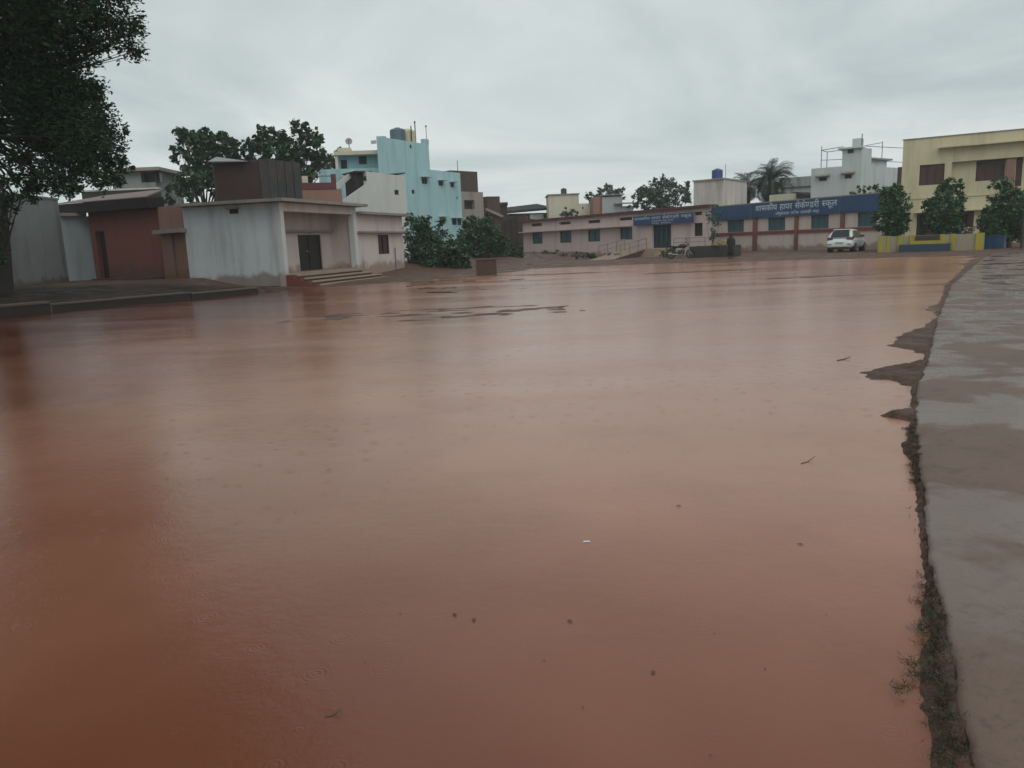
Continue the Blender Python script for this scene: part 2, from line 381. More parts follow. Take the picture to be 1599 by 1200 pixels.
def tree(name, label, cat, base, circles, Y, leafmat, leaf=0.2, dens=1.0, group=None, trunk_r=0.18, depth=0.7, fork=0.45, extra=(), asp=0.5, droop=0.0, limb=0.34, back=True):
    """circles: (u, v, r) crown clumps seen at distance Y -> spheres; extra: world clumps (x, y, z, r)"""
    cl = []
    for (u, v, r) in circles:
        yy = Y + rng.uniform(-1, 1) * depth; p = aty(u, v, yy); cl.append((p, r * Y / FPX))
    if back:
        for p, r in list(cl):
            if rng.uniform() < 0.6: cl.append((p + np.array([rng.uniform(-.3, .3) * r, r * rng.uniform(0.7, 1.5), -0.25 * r]), r * 0.85))
    cl += [(np.array(e_[:3]), e_[3]) for e_ in extra]
    base = np.array(base, float)
    root = thing(name, label, cat, base, group)
    ctr = np.mean([p for p, r in cl], axis=0); top = max(p[2] for p, r in cl)
    m = MB(); m.smooth = True
    fk = base + (ctr - base) * fork * np.array([1, 1, 1.0]); 
    mid = (base + fk) / 2 + rng.normal(size=3) * trunk_r * 0.6 * np.array([1, 1, 0])
    m.tube([base - np.array([0, 0, .2]), base + np.array([0, 0, .25]), mid, fk], [trunk_r * 1.5, trunk_r * 1.1, trunk_r * 0.9, trunk_r * 0.75], 9)
    n_near = len(cl) - len(extra)
    for ci, (p, r) in enumerate(cl):
        if ci >= n_near and ci % 3: continue
        if ci == n_near: limb *= 0.55
        a = fk + (p - fk) * 0.5 + rng.normal(size=3) * 0.12 * np.linalg.norm(p - fk) * np.array([1, 1, .6])
        m.tube([fk - (p - fk) * 0.02, a, p], [limb * trunk_r, limb * trunk_r * 0.55, limb * trunk_r * 0.18], 5)
        for _ in range(2):
            d = rng.normal(size=3); d /= np.linalg.norm(d)
            m.tube([a + (p - a) * 0.4, p + d * r * 0.8], [limb * trunk_r * 0.25, limb * trunk_r * 0.07], 4)
    m.build('trunk', 'bark', root)
    nx_ = len(extra); main, far_ = cl[:len(cl) - nx_] if nx_ else cl, cl[len(cl) - nx_:] if nx_ else []
    P = [clump_points(p, r, max(40, int(dens * 26.0 * (r / leaf) ** 2))) for p, r in main]
    V = leaf_quads(np.concatenate(P), leaf, asp, droop=droop)
    if far_: V = np.concatenate([V, leaf_quads(np.concatenate([clump_points(p, r, int(dens * 26.0 * (r / (leaf * 1.6)) ** 2)) for p, r in far_]), leaf * 1.6, asp, droop=droop)])
    fast_mesh('crown', V, 4, leafmat, root, base)
    return root

# ------------------------------------------------------------------ the setting: ground, water, path, kerb
def vnoise(x, y, seed=0):
    xi, yi = np.floor(x).astype(np.int64), np.floor(y).astype(np.int64); xf, yf = x - xi, y - yi
    h = lambda a, b: (np.sin(a * 127.1 + b * 311.7 + seed * 74.7) * 43758.5453) % 1.0
    sx, sy = xf * xf * (3 - 2 * xf), yf * yf * (3 - 2 * yf)
    return (h(xi, yi) * (1 - sx) + h(xi + 1, yi) * sx) * (1 - sy) + (h(xi, yi + 1) * (1 - sx) + h(xi + 1, yi + 1) * sx) * sy
def fbm(x, y, sc_=1.0, o=4, seed=0):
    t, a, k = 0, 0.5, sc_
    for i in range(o): t = t + a * vnoise(x * k, y * k, seed + i); a *= 0.5; k *= 2.03
    return t
def segdist(X, Y, poly, closed=False):
    D = np.full(X.shape, 1e9)
    n = len(poly)
    for i in range(n if closed else n - 1):
        a, b = np.array(poly[i], float), np.array(poly[(i + 1) % n], float); d = b - a
        t = np.clip(((X - a[0]) * d[0] + (Y - a[1]) * d[1]) / (d @ d), 0, 1)
        D = np.minimum(D, np.hypot(X - a[0] - t * d[0], Y - a[1] - t * d[1]))
    return D
def inside(X, Y, poly):
    r = np.zeros(X.shape, bool); n = len(poly)
    for i in range(n):
        (x1, y1), (x2, y2) = poly[i], poly[(i + 1) % n]
        if y1 == y2: continue
        c = ((y1 > Y) != (y2 > Y)) & (X < (x2 - x1) * (Y - y1) / (y2 - y1) + x1); r ^= c
    return r
EDGE_PX = [(1521, 1200), (1500, 1063), (1490, 995), (1462, 920), (1450, 858), (1441, 762), (1431, 680), (1432, 605), (1449, 564), (1463, 503), (1477, 469), (1487, 445), (1535, 404)]
EDGE = [(-2.2, -6.0), (-0.75, -2.5), (0.45, 0.2)] + [tuple(atz(u, v, 0.03)[:2]) for u, v in EDGE_PX]
KERB = [tuple(atz(u, v, 0)[:2]) for u, v in ((0, 497), (405, 458))]
kd = np.array(KERB[1]) - np.array(KERB[0]); kd /= np.linalg.norm(kd); kn = np.array([-kd[1], kd[0]])     # kn points left, behind the kerb
KLEFT = tuple(np.array(KERB[0]) - kd * 34)
SHORE = [tuple(atz(u, v, 0)[:2]) for u, v in ((1500, 401), (1400, 403), (1200, 408), (1000, 414), (860, 419), (790, 425), (700, 434), (640, 441), (460, 453))]
POND = [(-36, -9), KLEFT] [::-1] + [(-3.5, -9)] + EDGE + SHORE + [KERB[1]]
def spit(X, Y, tri, soft):
    """a tongue of mud: signed distance into a triangle on the ground, in units of soft"""
    P = [np.array(p) for p in tri]; sg = np.sign((P[1][0] - P[0][0]) * (P[2][1] - P[0][1]) - (P[1][1] - P[0][1]) * (P[2][0] - P[0][0])); g = np.full(X.shape, 9.0)
    for i in range(3):
        a, b = P[i], P[(i + 1) % 3]; d = (b - a) / np.linalg.norm(b - a)
        g = np.minimum(g, sg * (d[0] * (Y - a[1]) - d[1] * (X - a[0])))
    return np.clip(g / soft, -1.5, 1.0)
def height(X, Y):
    dist = segdist(X, Y, POND, True); ins = inside(X, Y, POND); d = np.where(ins, -dist, dist)
    n1 = fbm(X, Y, 0.35, 5, 3) - 0.5; n2 = fbm(X, Y, 2.2, 4, 9) - 0.5; n3 = fbm(X, Y, 9.0, 3, 5) - 0.5
    # pond bed and flat far bank
    z = np.where(d < 0, np.maximum(-0.16, 0.018 * d), np.minimum(0.10, 0.022 * d)) + 0.030 * n1 + 0.012 * n2 + 0.006 * n3
    z = np.where(d > 6, np.maximum(z, 0.05), z)
    farbed = fbm(X * 0.28, Y * 1.3, 0.5, 4, 21) - 0.5
    z = z + np.where((Y > 30), 0.11 * farbed * np.exp(-(d / 6.5) ** 2), 0)
    near = np.clip((24 - Y) / 4, 0, 1) * (X > KERB[0][0]); z = np.where((d < -0.05) & (Y < 30), np.minimum(z, -0.02 - 0.02 * np.clip(-d, 0, 3)), z)
    # raised yard behind the kerb
    rel = (X - KERB[0][0]) * kn[0] + (Y - KERB[0][1]) * kn[1]; al = (X - KERB[0][0]) * kd[0] + (Y - KERB[0][1]) * kd[1]
    Lk = np.linalg.norm(np.array(KERB[1]) - np.array(KERB[0]))
    fade = np.clip((Lk + 3.4 - al) / 4.5, 0, 1); fade = fade * fade * (3 - 2 * fade)
    fade = np.maximum(fade, np.clip((rel - 3.0) / 3.0, 0, 1))
    terr = np.minimum(0.56, 0.27 + 0.05 * np.maximum(rel, 0)) + 0.05 * n2 + 0.04 * n1
    z = np.where((rel < 0.05) & (rel > -2.0) & (al < Lk - 0.5), np.minimum(z, -0.05), z)
    z = np.where(rel > 0.36, np.maximum(z, terr * fade), z)
    # verge by the path and mud spits
    de = segdist(X, Y, EDGE)
    wv = np.interp(Y, [0, 2, 2.5, 2.9, 3.3, 4, 4.7, 5.8, 6.6, 8, 12, 17, 25, 36], [.07, .08, .10, .08, .025, .02, .03, .045, .035, .05, .06, .10, .2, .4])
    v1 = 0.045 * (1 - de / (wv * (0.75 + 1.0 * (fbm(X, Y, 6, 3, 31)))))
    z = np.maximum(z, np.where(ins, v1 + 0.012 * n3, -1))
    for tri, soft in ((((1330, 584), (1462, 558), (1440, 608)), .12), (((1376, 540), (1472, 496), (1462, 556)), .16), (((1376, 650), (1436, 630), (1438, 664)), .06), (((1408, 690), (1436, 672), (1440, 750)), .05), (((1440, 484), (1482, 468), (1476, 496)), .2)):
        g = spit(X, Y, [atz(*p_)[:2] for p_ in tri], soft)
        z = np.maximum(z, np.where(ins & (g > -1.4), 0.035 * (g + 2.6 * (fbm(X, Y, 4.5, 5, 40) - 0.5)) + 0.03 * n3, -1))
    for (u_, v_), ax, ay, hh in (((672, 456), 1.3, .4, .008), ((770, 452), 1.3, .35, .010), ((690, 490), 1.8, .7, .001), ((880, 428), 2.5, .6, .022), ((1120, 424), 3.4, .6, .016), ((1290, 432), 2.2, .5, .01)):
        c_ = atz(u_, v_); rr = ((X - c_[0]) / ax) ** 2 + ((Y - c_[1]) / ay) ** 2
        z = np.where(rr < 6, np.maximum(z, hh * (1 - rr) + 0.07 * (fbm(X * 1.0, Y * 2.0, 1.7, 5, 52) - 0.55)), z)
    # under and beyond the path
    lo = np.array(EDGE); pathside = (~ins) & (X > np.interp(Y, lo[:, 1], lo[:, 0])) & (Y < 38)
    z = np.where(pathside, 0.01 + 0.01 * n2, z)
    return z
xs = np.concatenate([-np.geomspace(320, 36, 10), np.arange(-35, 0.6, 0.32), np.arange(0.6, 6.0, 0.035), np.arange(6.0, 30, 0.2), np.geomspace(30, 320, 14)])
ys = np.concatenate([-np.geomspace(90, 10, 6), np.arange(-9, 1.4, 0.4), np.arange(1.4, 10, 0.045), np.arange(10, 56, 0.16), np.geomspace(56, 390, 30)])
GX, GY = np.meshgrid(xs, ys); GZ = height(GX, GY)
def hz_at(x, y): return float(height(np.array([[float(x)]]), np.array([[float(y)]]))[0, 0])
def grid_mesh(name, X, Y, Z, mat, smooth=True):
    ny, nx = X.shape; V = np.stack([X, Y, Z], -1).reshape(-1, 3)
    i = np.arange((ny - 1) * (nx - 1)); r, c = i // (nx - 1), i % (nx - 1); a = r * nx + c
    Fq = np.stack([a, a + 1, a + nx + 1, a + nx], 1)
    me = bpy.data.meshes.new(name); me.vertices.add(len(V)); me.vertices.foreach_set('co', V.astype(np.float32).ravel())
    me.loops.add(Fq.size); me.loops.foreach_set('vertex_index', Fq.astype(np.int32).ravel())
    me.polygons.add(len(Fq)); me.polygons.foreach_set('loop_start', np.arange(len(Fq), dtype=np.int32) * 4)
    me.update(calc_edges=True); me.polygons.foreach_set('use_smooth', np.ones(len(Fq), bool)); me.materials.append(mat)
    o = bpy.data.objects.new(name, me); col.objects.link(o); return o

m, t, b = newmat('wet_red_earth')
c1 = mixc(t, ramp(t, noise(t, 0.5, 6, 0.65), 0.35, 0.7), (0.100, 0.052, 0.035), (0.155, 0.092, 0.066))
c2 = mixc(t, mul(t, ramp(t, noise(t, 7.0, 5, 0.7), 0.45, 0.75), 0.7), c1, (0.045, 0.030, 0.022))
# the yard behind the kerb is darker, trodden wet soil
g = N(t, 'ShaderNodeNewGeometry'); dp = N(t, 'ShaderNodeVectorMath', operation='DOT_PRODUCT'); t.links.new(g.outputs['Position'], dp.inputs[0]); dp.inputs[1].default_value = (kn[0], kn[1], 0)
r0 = KERB[0][0] * kn[0] + KERB[0][1] * kn[1]; mr = N(t, 'ShaderNodeMapRange', i_1=r0 + 0.1, i_2=r0 + 0.5, i_3=0.0, i_4=1.0); t.links.new(dp.outputs['Value'], mr.inputs[0])
sy = N(t, 'ShaderNodeSeparateXYZ'); t.links.new(g.outputs['Position'], sy.inputs[0]); my = N(t, 'ShaderNodeMapRange', i_1=34.5, i_2=31.0, i_3=0.0, i_4=1.0); t.links.new(sy.outputs['Y'], my.inputs[0])
mk = N(t, 'ShaderNodeMath', operation='MULTIPLY'); t.links.new(mr.outputs[0], mk.inputs[0]); t.links.new(my.outputs[0], mk.inputs[1])
dk = mixc(t, ramp(t, noise(t, 1.1, 5, 0.65), 0.38, 0.7), (0.030, 0.023, 0.018), (0.075, 0.050, 0.038))
vm = N(t, 'ShaderNodeMapRange', i_1=13.0, i_2=5.5, i_3=0.25, i_4=0.88); t.links.new(sy.outputs['Y'], vm.inputs[0])
c2 = mixc(t, vm.outputs[0], c2, mixc(t, ramp(t, noise(t, 11, 5, 0.7), 0.4, 0.65), (0.030, 0.017, 0.011), (0.100, 0.054, 0.036)))
t.links.new(mixc(t, mk.outputs[0], c2, dk), b.inputs['Base Color'])
b.inputs['Specular IOR Level'].default_value = 0.28
t.links.new(ramp(t, noise(t, 1.4, 5, 0.6), 0.35, 0.62, (0.48, 0.48, 0.48, 1), (0.85, 0.85, 0.85, 1)), b.inputs['Roughness'])
sp = N(t, 'ShaderNodeMapRange', i_1=0.0, i_2=1.0, i_3=0.28, i_4=0.06); t.links.new(mk.outputs[0], sp.inputs[0]); t.links.new(sp.outputs[0], b.inputs['Specular IOR Level'])
bump(t, b, noise(t, 16, 6, 0.7), 0.7, 0.03)
tag(grid_mesh('ground', GX, GY, GZ, m), kind='structure')

# muddy water: opaque silt colour under a rain-pocked surface
m, t, b = newmat('muddy_water')
big = noise(t, 0.16, 4, 0.55); 
# silt tone varies; canopy reflection and edge darkening painted in towards left and near side
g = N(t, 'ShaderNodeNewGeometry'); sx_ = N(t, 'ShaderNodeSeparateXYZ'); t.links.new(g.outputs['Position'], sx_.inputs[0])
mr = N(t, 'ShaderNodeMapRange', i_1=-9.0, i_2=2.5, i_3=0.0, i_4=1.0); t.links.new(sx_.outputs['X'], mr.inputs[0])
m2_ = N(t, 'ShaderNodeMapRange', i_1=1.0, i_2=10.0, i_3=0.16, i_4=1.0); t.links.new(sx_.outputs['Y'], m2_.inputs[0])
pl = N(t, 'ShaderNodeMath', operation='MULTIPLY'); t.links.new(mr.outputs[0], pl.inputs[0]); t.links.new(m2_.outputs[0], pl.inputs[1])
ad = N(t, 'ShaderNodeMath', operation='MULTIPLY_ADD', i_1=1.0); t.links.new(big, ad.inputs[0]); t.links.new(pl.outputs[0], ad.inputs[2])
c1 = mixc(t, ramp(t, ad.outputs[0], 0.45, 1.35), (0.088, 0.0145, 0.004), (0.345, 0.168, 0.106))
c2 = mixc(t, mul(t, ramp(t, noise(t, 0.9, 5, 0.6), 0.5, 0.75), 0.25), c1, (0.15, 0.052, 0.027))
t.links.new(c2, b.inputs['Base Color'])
b.inputs['IOR'].default_value = 1.333
t.links.new(ramp(t, noise(t, 0.5, 5, 0.6, (0.22, 1.0, 1)), 0.36, 0.64, (0.12, 0.12, 0.12, 1), (0.24, 0.24, 0.24, 1)), b.inputs['Roughness'])
vo = N(t, 'ShaderNodeTexVoronoi', voronoi_dimensions='2D', i_Scale=4.0); t.links.new(pos(t), vo.inputs['Vector'])
sepc = N(t, 'ShaderNodeSeparateColor'); t.links.new(vo.outputs['Color'], sepc.inputs[0])
k1 = N(t, 'ShaderNodeMath', operation='MULTIPLY_ADD', i_1=75.0); t.links.new(vo.outputs['Distance'], k1.inputs[0])
ph = mul(t, sepc.outputs[0], 40.0); t.links.new(ph, k1.inputs[2])
sn = N(t, 'ShaderNodeMath', operation='SINE'); t.links.new(k1.outputs[0], sn.inputs[0])
rad = N(t, 'ShaderNodeMath', operation='MULTIPLY_ADD', i_1=0.30, i_2=0.0); t.links.new(sepc.outputs[1], rad.inputs[0])
df = N(t, 'ShaderNodeMath', operation='SUBTRACT'); t.links.new(rad.outputs[0], df.inputs[0]); t.links.new(vo.outputs['Distance'], df.inputs[1])
en = N(t, 'ShaderNodeMapRange', i_1=0.0, i_2=0.08, i_3=0.0, i_4=1.0); t.links.new(df.outputs[0], en.inputs[0])
rg = N(t, 'ShaderNodeMath', operation='MULTIPLY'); t.links.new(sn.outputs[0], rg.inputs[0]); t.links.new(en.outputs[0], rg.inputs[1])
rp = N(t, 'ShaderNodeMath', operation='MULTIPLY_ADD', i_1=0.085); t.links.new(rg.outputs[0], rp.inputs[0]); t.links.new(noise(t, 9.0, 6, 0.68, (1, 1, 1)), rp.inputs[2])
bump(t, b, rp.outputs[0], 0.19, 0.02)
wx, wy = np.meshgrid(np.linspace(-40, 30, 60), np.linspace(-10, 54, 60))
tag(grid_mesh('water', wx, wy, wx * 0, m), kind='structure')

# concrete path along the right
def resample(P, step):
    P = np.array(P); L = np.concatenate([[0], np.cumsum(np.linalg.norm(np.diff(P, axis=0), axis=1))]); t_ = np.arange(0, L[-1], step)
    return np.stack([np.interp(t_, L, P[:, 0]), np.interp(t_, L, P[:, 1])], 1)
EP = resample(EDGE + [(27.5, 43.5), (30.5, 47.5)], 0.06)
for _ in range(30): EP[1:-1] = 0.5 * EP[1:-1] + 0.25 * (EP[:-2] + EP[2:])
tg = np.gradient(EP, axis=0); tg /= np.linalg.norm(tg, axis=1, keepdims=True); pn = np.stack([tg[:, 1], -tg[:, 0]], 1)
for _ in range(60): pn[1:-1] = 0.5 * pn[1:-1] + 0.25 * (pn[:-2] + pn[2:])
s_ = np.arange(len(EP)) * 0.06
jit = 0.055 * (fbm(s_, s_ * 0 + 3.3, 2.2, 4, 2) - 0.48) + 0.03 * (fbm(s_, s_ * 0, 9.0, 3, 8) - 0.48)
EPj = EP + pn * jit[:, None]
cols_ = [0, 0, 0.03, 0.12, 0.4, 0.9, 1.6, 2.4, 3.3, 4.2, 4.22]
PX = np.stack([EPj[:, 0] + pn[:, 0] * c for c in cols_], 1); PY = np.stack([EPj[:, 1] + pn[:, 1] * c for c in cols_], 1)
PZ = np.stack([np.full(len(EP), -0.15), np.full(len(EP), 0.035)] + [np.full(len(EP), 0.05 + 0.004 * k) for k in range(8)] + [np.full(len(EP), -0.1)], 1)
PZ[:, 2:10] += 0.012 * (fbm(PX[:, 2:10], PY[:, 2:10], 1.3, 4, 77) - 0.5)
m, t, b = newmat('wet_concrete')
mud = ramp(t, noise(t, 0.55, 6, 0.62), 0.50, 0.78); wet = ramp(t, noise(t, 0.75, 5, 0.6, (1, 1, 1), 0.4), 0.46, 0.57)
c1 = mixc(t, mud, (0.140, 0.088, 0.065), (0.095, 0.050, 0.035))
c2 = mixc(t, mul(t, ramp(t, noise(t, 22, 5, 0.7), 0.45, 0.8), 0.55), c1, (0.085, 0.062, 0.05))
b.inputs['Specular IOR Level'].default_value = 0.45
ag = N(t, 'ShaderNodeTexVoronoi', i_Scale=70.0); t.links.new(pos(t), ag.inputs['Vector'])
c2 = mixc(t, mul(t, ramp(t, ag.outputs['Distance'], 0.15, 0.5), 0.3), c2, (0.17, 0.125, 0.10))
c2 = mixc(t, mul(t, ramp(t, noise(t, 6.0, 8, 0.75, (1, 1, 1), 0.8), 0.52, 0.62), 0.45), c2, (0.065, 0.040, 0.030))
c3 = mixc(t, mul(t, ramp(t, noise(t, 3.1, 6, 0.7), 0.58, 0.72), 0.6), c2, (0.07, 0.05, 0.042))
t.links.new(c3, b.inputs['Base Color'])
t.links.new(ramp(t, wet, 0.0, 1.0, (0.65, 0.65, 0.65, 1), (0.09, 0.09, 0.09, 1)), b.inputs['Roughness'])
bump(t, b, noise(t, 26, 8, 0.75), 0.3, 0.012)
po = grid_mesh('path', PX, PY, PZ, m); tag(po, kind='structure')

# kerb of the raised yard on the left: wet face with shade painted in, brown coping lightened as highlight
m = m_wall('wet_shaded_kerb_face', (0.030, 0.021, 0.017), stain=(0.016, 0.013, 0.011), amt=0.6, rough=0.8)
m2 = m_wall('lightened_kerb_coping', (0.125, 0.088, 0.070), stain=(0.05, 0.038, 0.03), amt=0.6, rough=0.75)
KF = Fac(KLEFT, KERB[1]); mb = MB(); mb2 = MB()
sJ = KF.s(82, 489); a = 0.0
for s1 in [sJ - 12, sJ, KF.L - 3.2, KF.L]:
    zt = 0.36 - 0.12 * max(0, (s1 - sJ)) / (KF.L - sJ)
    mb.fbox(KF, a, s1 - 0.02, -0.3, zt - 0.055, -0.60, -0.03); mb2.fbox(KF, a, s1 - 0.02, zt - 0.05, zt + (0.012 if s1 == sJ else 0), -0.62, 0.0); a = s1 + 0.02
mb2.fbox(KF, sJ - 0.018, sJ + 0.018, -0.3, 0.30, -0.5, -0.026)
tag(mb.build('kerb', m), kind='structure'); tag(mb2.build('kerb_coping', m2), kind='structure')
# ------------------------------------------------------------------ left side
# grey yard wall, pale blue house end, terracotta house
GW = FP((0, 450, 33.5), (108, 438, 39.5)); g0 = -7.0
root = thing('yard_wall', 'damp grey plastered wall under the big dark tree at the far left', 'wall', GW.pt(g0, 0.4))
zt = GW.z(100, 314)
mb = MB(); body(mb, GW, g0, GW.L, 0.2, zt, 0.35); mb.build('wall', 'greywall', root)
MB().fbox(GW, g0, GW.L + 0.04, zt, zt + 0.09, -0.4, 0.05).build('coping', 'concrete', root)

BH = FP((107, 437, 40.2), (155, 435, 41.2))
root = thing('outhouse', 'narrow pale blue grey washed house end between grey wall and terracotta house', 'house', BH.pt(0, 0.4))
zt = BH.z(125, 338)
mb = MB(); body(mb, BH, 0.0, BH.L, 0.2, zt, 2.5); mb.build('wall', 'bluegrey', root)
MB().fbox(BH, -0.02, BH.L - 0.25, zt, zt + 0.16, -2.6, 0.22).build('roof', 'concrete', root)

RH = FP((151, 435, 41.0), (262, 437, 38.2))
root = thing('terracotta_house', 'low terracotta red house with sooty, shadow-painted eave and faded maroon sheet roof', 'house', RH.pt(0, 0.4))
zr = RH.z(255, 322)
r1 = RH.rect(152, 361, 167, 434)
mb = MB(); body(mb, RH, 0.0, RH.L, 0.2, zr, 4.0, [(r1[0] + .05, r1[1], 0.35, r1[3])], 0.25); mb.build('wall', 'redwall', root)
dd = MB().fbox(RH, r1[0] + .05, r1[1], 0.35, r1[3], -0.32, -0.24).build('door', 'dark', root)
MB().fbox(RH, r1[1] - 0.12, r1[1] - 0.03, 0.35, r1[3] - 0.05, -0.235, -0.16).build('frame', 'benchblue', dd)
s0 = RH.s(104, 330) 
mb = MB(); P = RH.pt
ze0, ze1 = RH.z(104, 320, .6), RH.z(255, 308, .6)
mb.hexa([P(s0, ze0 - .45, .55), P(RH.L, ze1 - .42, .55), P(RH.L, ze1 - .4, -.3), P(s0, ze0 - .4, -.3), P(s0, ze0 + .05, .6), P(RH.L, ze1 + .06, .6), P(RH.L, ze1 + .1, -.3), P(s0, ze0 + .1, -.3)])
mb.build('eave', 'eave', root)  # near-black box puts the deep under-eave shadow, plus soot, into its colour
zc = RH.z(210, 300.5, -4.0); sA, sB = RH.s(165, 297, -4), RH.s(256, 297, -4)
mb = MB().hexa([P(s0, ze0 + .06, .62), P(RH.L - .05, ze1 + .07, .62), P(sB, zc - 0.1, -4), P(sA, zc - .1, -4), P(s0, ze0 + .1, .62), P(RH.L - .05, ze1 + .11, .62), P(sB, zc, -4), P(sA, zc, -4)])
mb.build('roof', 'purple', root)
# plinth step along the terracotta house
MB().fbox(RH, RH.s(165, 440), RH.L - 0.2, 0.3, 0.62, 0.02, 0.75).build('plinth', 'stone', root)

# beige niche wall between terracotta house and white hall
NB = FP((259, 437, 37.9), (301, 437, 36.5))
root = thing('niche_wall', 'stained beige plaster bay with a small lintel beside the terracotta house', 'wall', NB.pt(0, 0.4))
zt = NB.z(280, 320); zl = NB.z(280, 364)
mb = MB(); body(mb, NB, 0.0, NB.L, 0.2, zt, 1.2); mb.build('wall', 'beige', root)
MB().fbox(NB, 0.0, NB.L + .1, zl, zl + 0.18, 0.003, 0.42).build('lintel', 'concrete', root)
MB().fbox(NB, NB.L * .25, NB.L * .25 + .5, 0.3, zl - 0.02, 0.003, 0.08).build('door', 'beige', root)

# white hall with a pillared porch
HS = FP((297, 436, 36.4), (447, 443, 35.2)); HF = FP((447, 443, 35.2), (634, 427, 47.8))
root = thing('white_hall', 'low whitewashed hall with flat concrete roof, pillared porch, dark door and steps', 'building', HF.pt(0, 0.1))
sp1 = HF.s(556, 400); zroof = HF.z(447, 316); zann = HF.z(600, 337)
dep, rec = 6.5, 1.5
q = lambda s, n: HF.pt(s, 0, n)[:2]
mb = MB()
wall_open(mb, HS, 0, HS.L - 0.30, 0.1, zroof - .02, [], 0.0)
dr = HF.rect(467, 367, 503, 425, -rec); zfl = 0.62; dr = (dr[0], dr[1], zfl, dr[3])
wr = HF.rect(538, 368, 551, 398, -rec); wr = (wr[0], min(wr[1], sp1 + .08), wr[2], wr[3])
sL = 0.05
P = HF.pt
mb.build('wall', 'white', root)
mb = MB(); ar = HF.rect(592, 367, 609, 397)
wall_open(mb, HF, sp1 + 0.32, HF.L, 0.05, zann, [ar], -0.05, 0.16)
mb.quad(P(HF.L, .0, -.05), P(HF.L, zann, -.05), P(HF.L, zann, -dep), P(HF.L, 0, -dep))
mb.quad(P(sp1 + .15, .1, 0), P(sp1 + .15, zroof, 0), P(sp1 + .15, zroof, -rec), P(sp1 + .15, .1, -rec))
mb.quad(P(sp1 + .32, .1, -.05), P(sp1 + .32, zroof, -.05), P(sp1 + .32, zroof, -dep), P(sp1 + .32, .1, -dep))
mb.build('annex_wall', 'offpink', root)
mb = MB(); wall_open(mb, HF, sL, sp1 + .15, zfl, zroof - .02, [dr, wr], -rec, 0.2); mb.build('porch_wall', 'offpink', root)
MB().quad(P(sL, zfl, -.32), P(sL, zroof - .02, -.32), P(sL, zroof - .02, -rec), P(sL, zfl, -rec)).build('porch_side_wall', 'offpink', root)
for k, s in enumerate((0.0, sp1)):
    MB().fbox(HF, s, s + (0.30 if k == 0 else 0.34), 0.05, zroof - .02, -0.31, 0.0).build('pillar', 'pillar', root)
zb = HF.z(500, 334) + 0.04
MB().fbox(HF, 0.31, sp1 - 0.002, zb, zroof - .02, -0.27, -0.012).build('beam', 'offpink', root)
MB().fbox(HF, 0.02, sp1 + .1, 0.0, zfl, -rec - .3, -0.02).build('porch_floor', 'step', root)
mb = MB()
for k in range(4): mb.fbox(HF, 0.35 + 0.02 * k, sp1 - 0.1 + 0.35 * k, -0.25, zfl - 0.15 * (k + 1) + .01, -0.02 + 0.38 * k, -0.02 + 0.38 * (k + 1))
mb.build('steps', 'stone', root)
for k in range(4): MB().fbox(HF, 0.34 + 0.02 * k, sp1 - 0.08 + 0.35 * k, zfl - 0.15 * (k + 1) + .011, zfl - 0.15 * (k + 1) + .075, -0.015 + 0.38 * k, 0.02 + 0.38 * (k + 1)).build('tread', 'step', root)
mb = MB()
for k in range(4): mb.fbox(HF, 0.02, 0.33, -0.25, zfl - 0.15 * (k + 1) + .09, -0.01 + 0.38 * k, -0.02 + 0.38 * (k + 1))
mb.build('step_cheek', 'redoxide', root)
d_ = window(HF, root, dr, 'darkwood', 'darkwood', -rec, 0.12, 2, 'door', 0.08, 2)
MB().fbox(HF, dr[0] + .75, dr[0] + .9, 1.55, 1.62, -rec - 0.05, -rec + 0.0).build('latch', 'metal', d_)
window(HF, root, wr, 'brownshutter', 'darkwood', -rec, 0.12, 2)
window(HF, root, ar, 'brownshutter', 'darkwood', -0.05, 0.1, 2)
zl = HF.z(480, 363, -rec)
MB().fbox(HF, sL + .02, sp1 - .01, zl, zl + 0.09, -rec + .006, -rec + .32).build('ledge', 'concrete', root)
zl2 = HF.z(600, 364)
MB().fbox(HF, sp1 + .34, HF.L - .02, zl2, zl2 + 0.09, -.048, .26).build('ledge', 'concrete', root)
# roof slabs
o = 0.45
A0 = np.array(HS.pt(-0.1, 0, o)[:2]); A1 = np.array(HF.pt(-0.25, 0, o)[:2]) + 0 * HS.n; A1 = np.array(HF.pt(0, 0, o)[:2]) + HS.n * o
A2 = q(sp1 + .9, o); A3 = q(sp1 + .9, -dep); A4 = np.array(HS.pt(-0.1, 0, -dep)[:2])
MB().prism([tuple(A0), tuple(A1), A2, A3, tuple(A4)], zroof, zroof + 0.14).build('roof', 'concrete', root)
MB().prism([q(sp1 + .345, .4), q(HF.L + .45, .4), q(HF.L + .45, -dep), q(sp1 + .345, -dep)], zann, zann + 0.13).build('roof', 'concrete', root)
mb = MB(); mb.tube([HF.pt(HF.s(617, 390), 0.2, 0.0), HF.pt(HF.s(617, 390), HF.z(616, 387), 0.0)], 0.035); mb.build('drain_pipe', 'metal', root)
vr = HS.rect(359, 327, 372, 334); vn = MB().fbox(HS, vr[0], vr[1], vr[2], vr[3], .003, .03).build('vent', 'dark', root)
MB().fbox(HS, vr[0] - .08, vr[1] + .08, vr[3] + .003, vr[3] + .06, .003, .22).build('sunshade', 'concrete', vn)

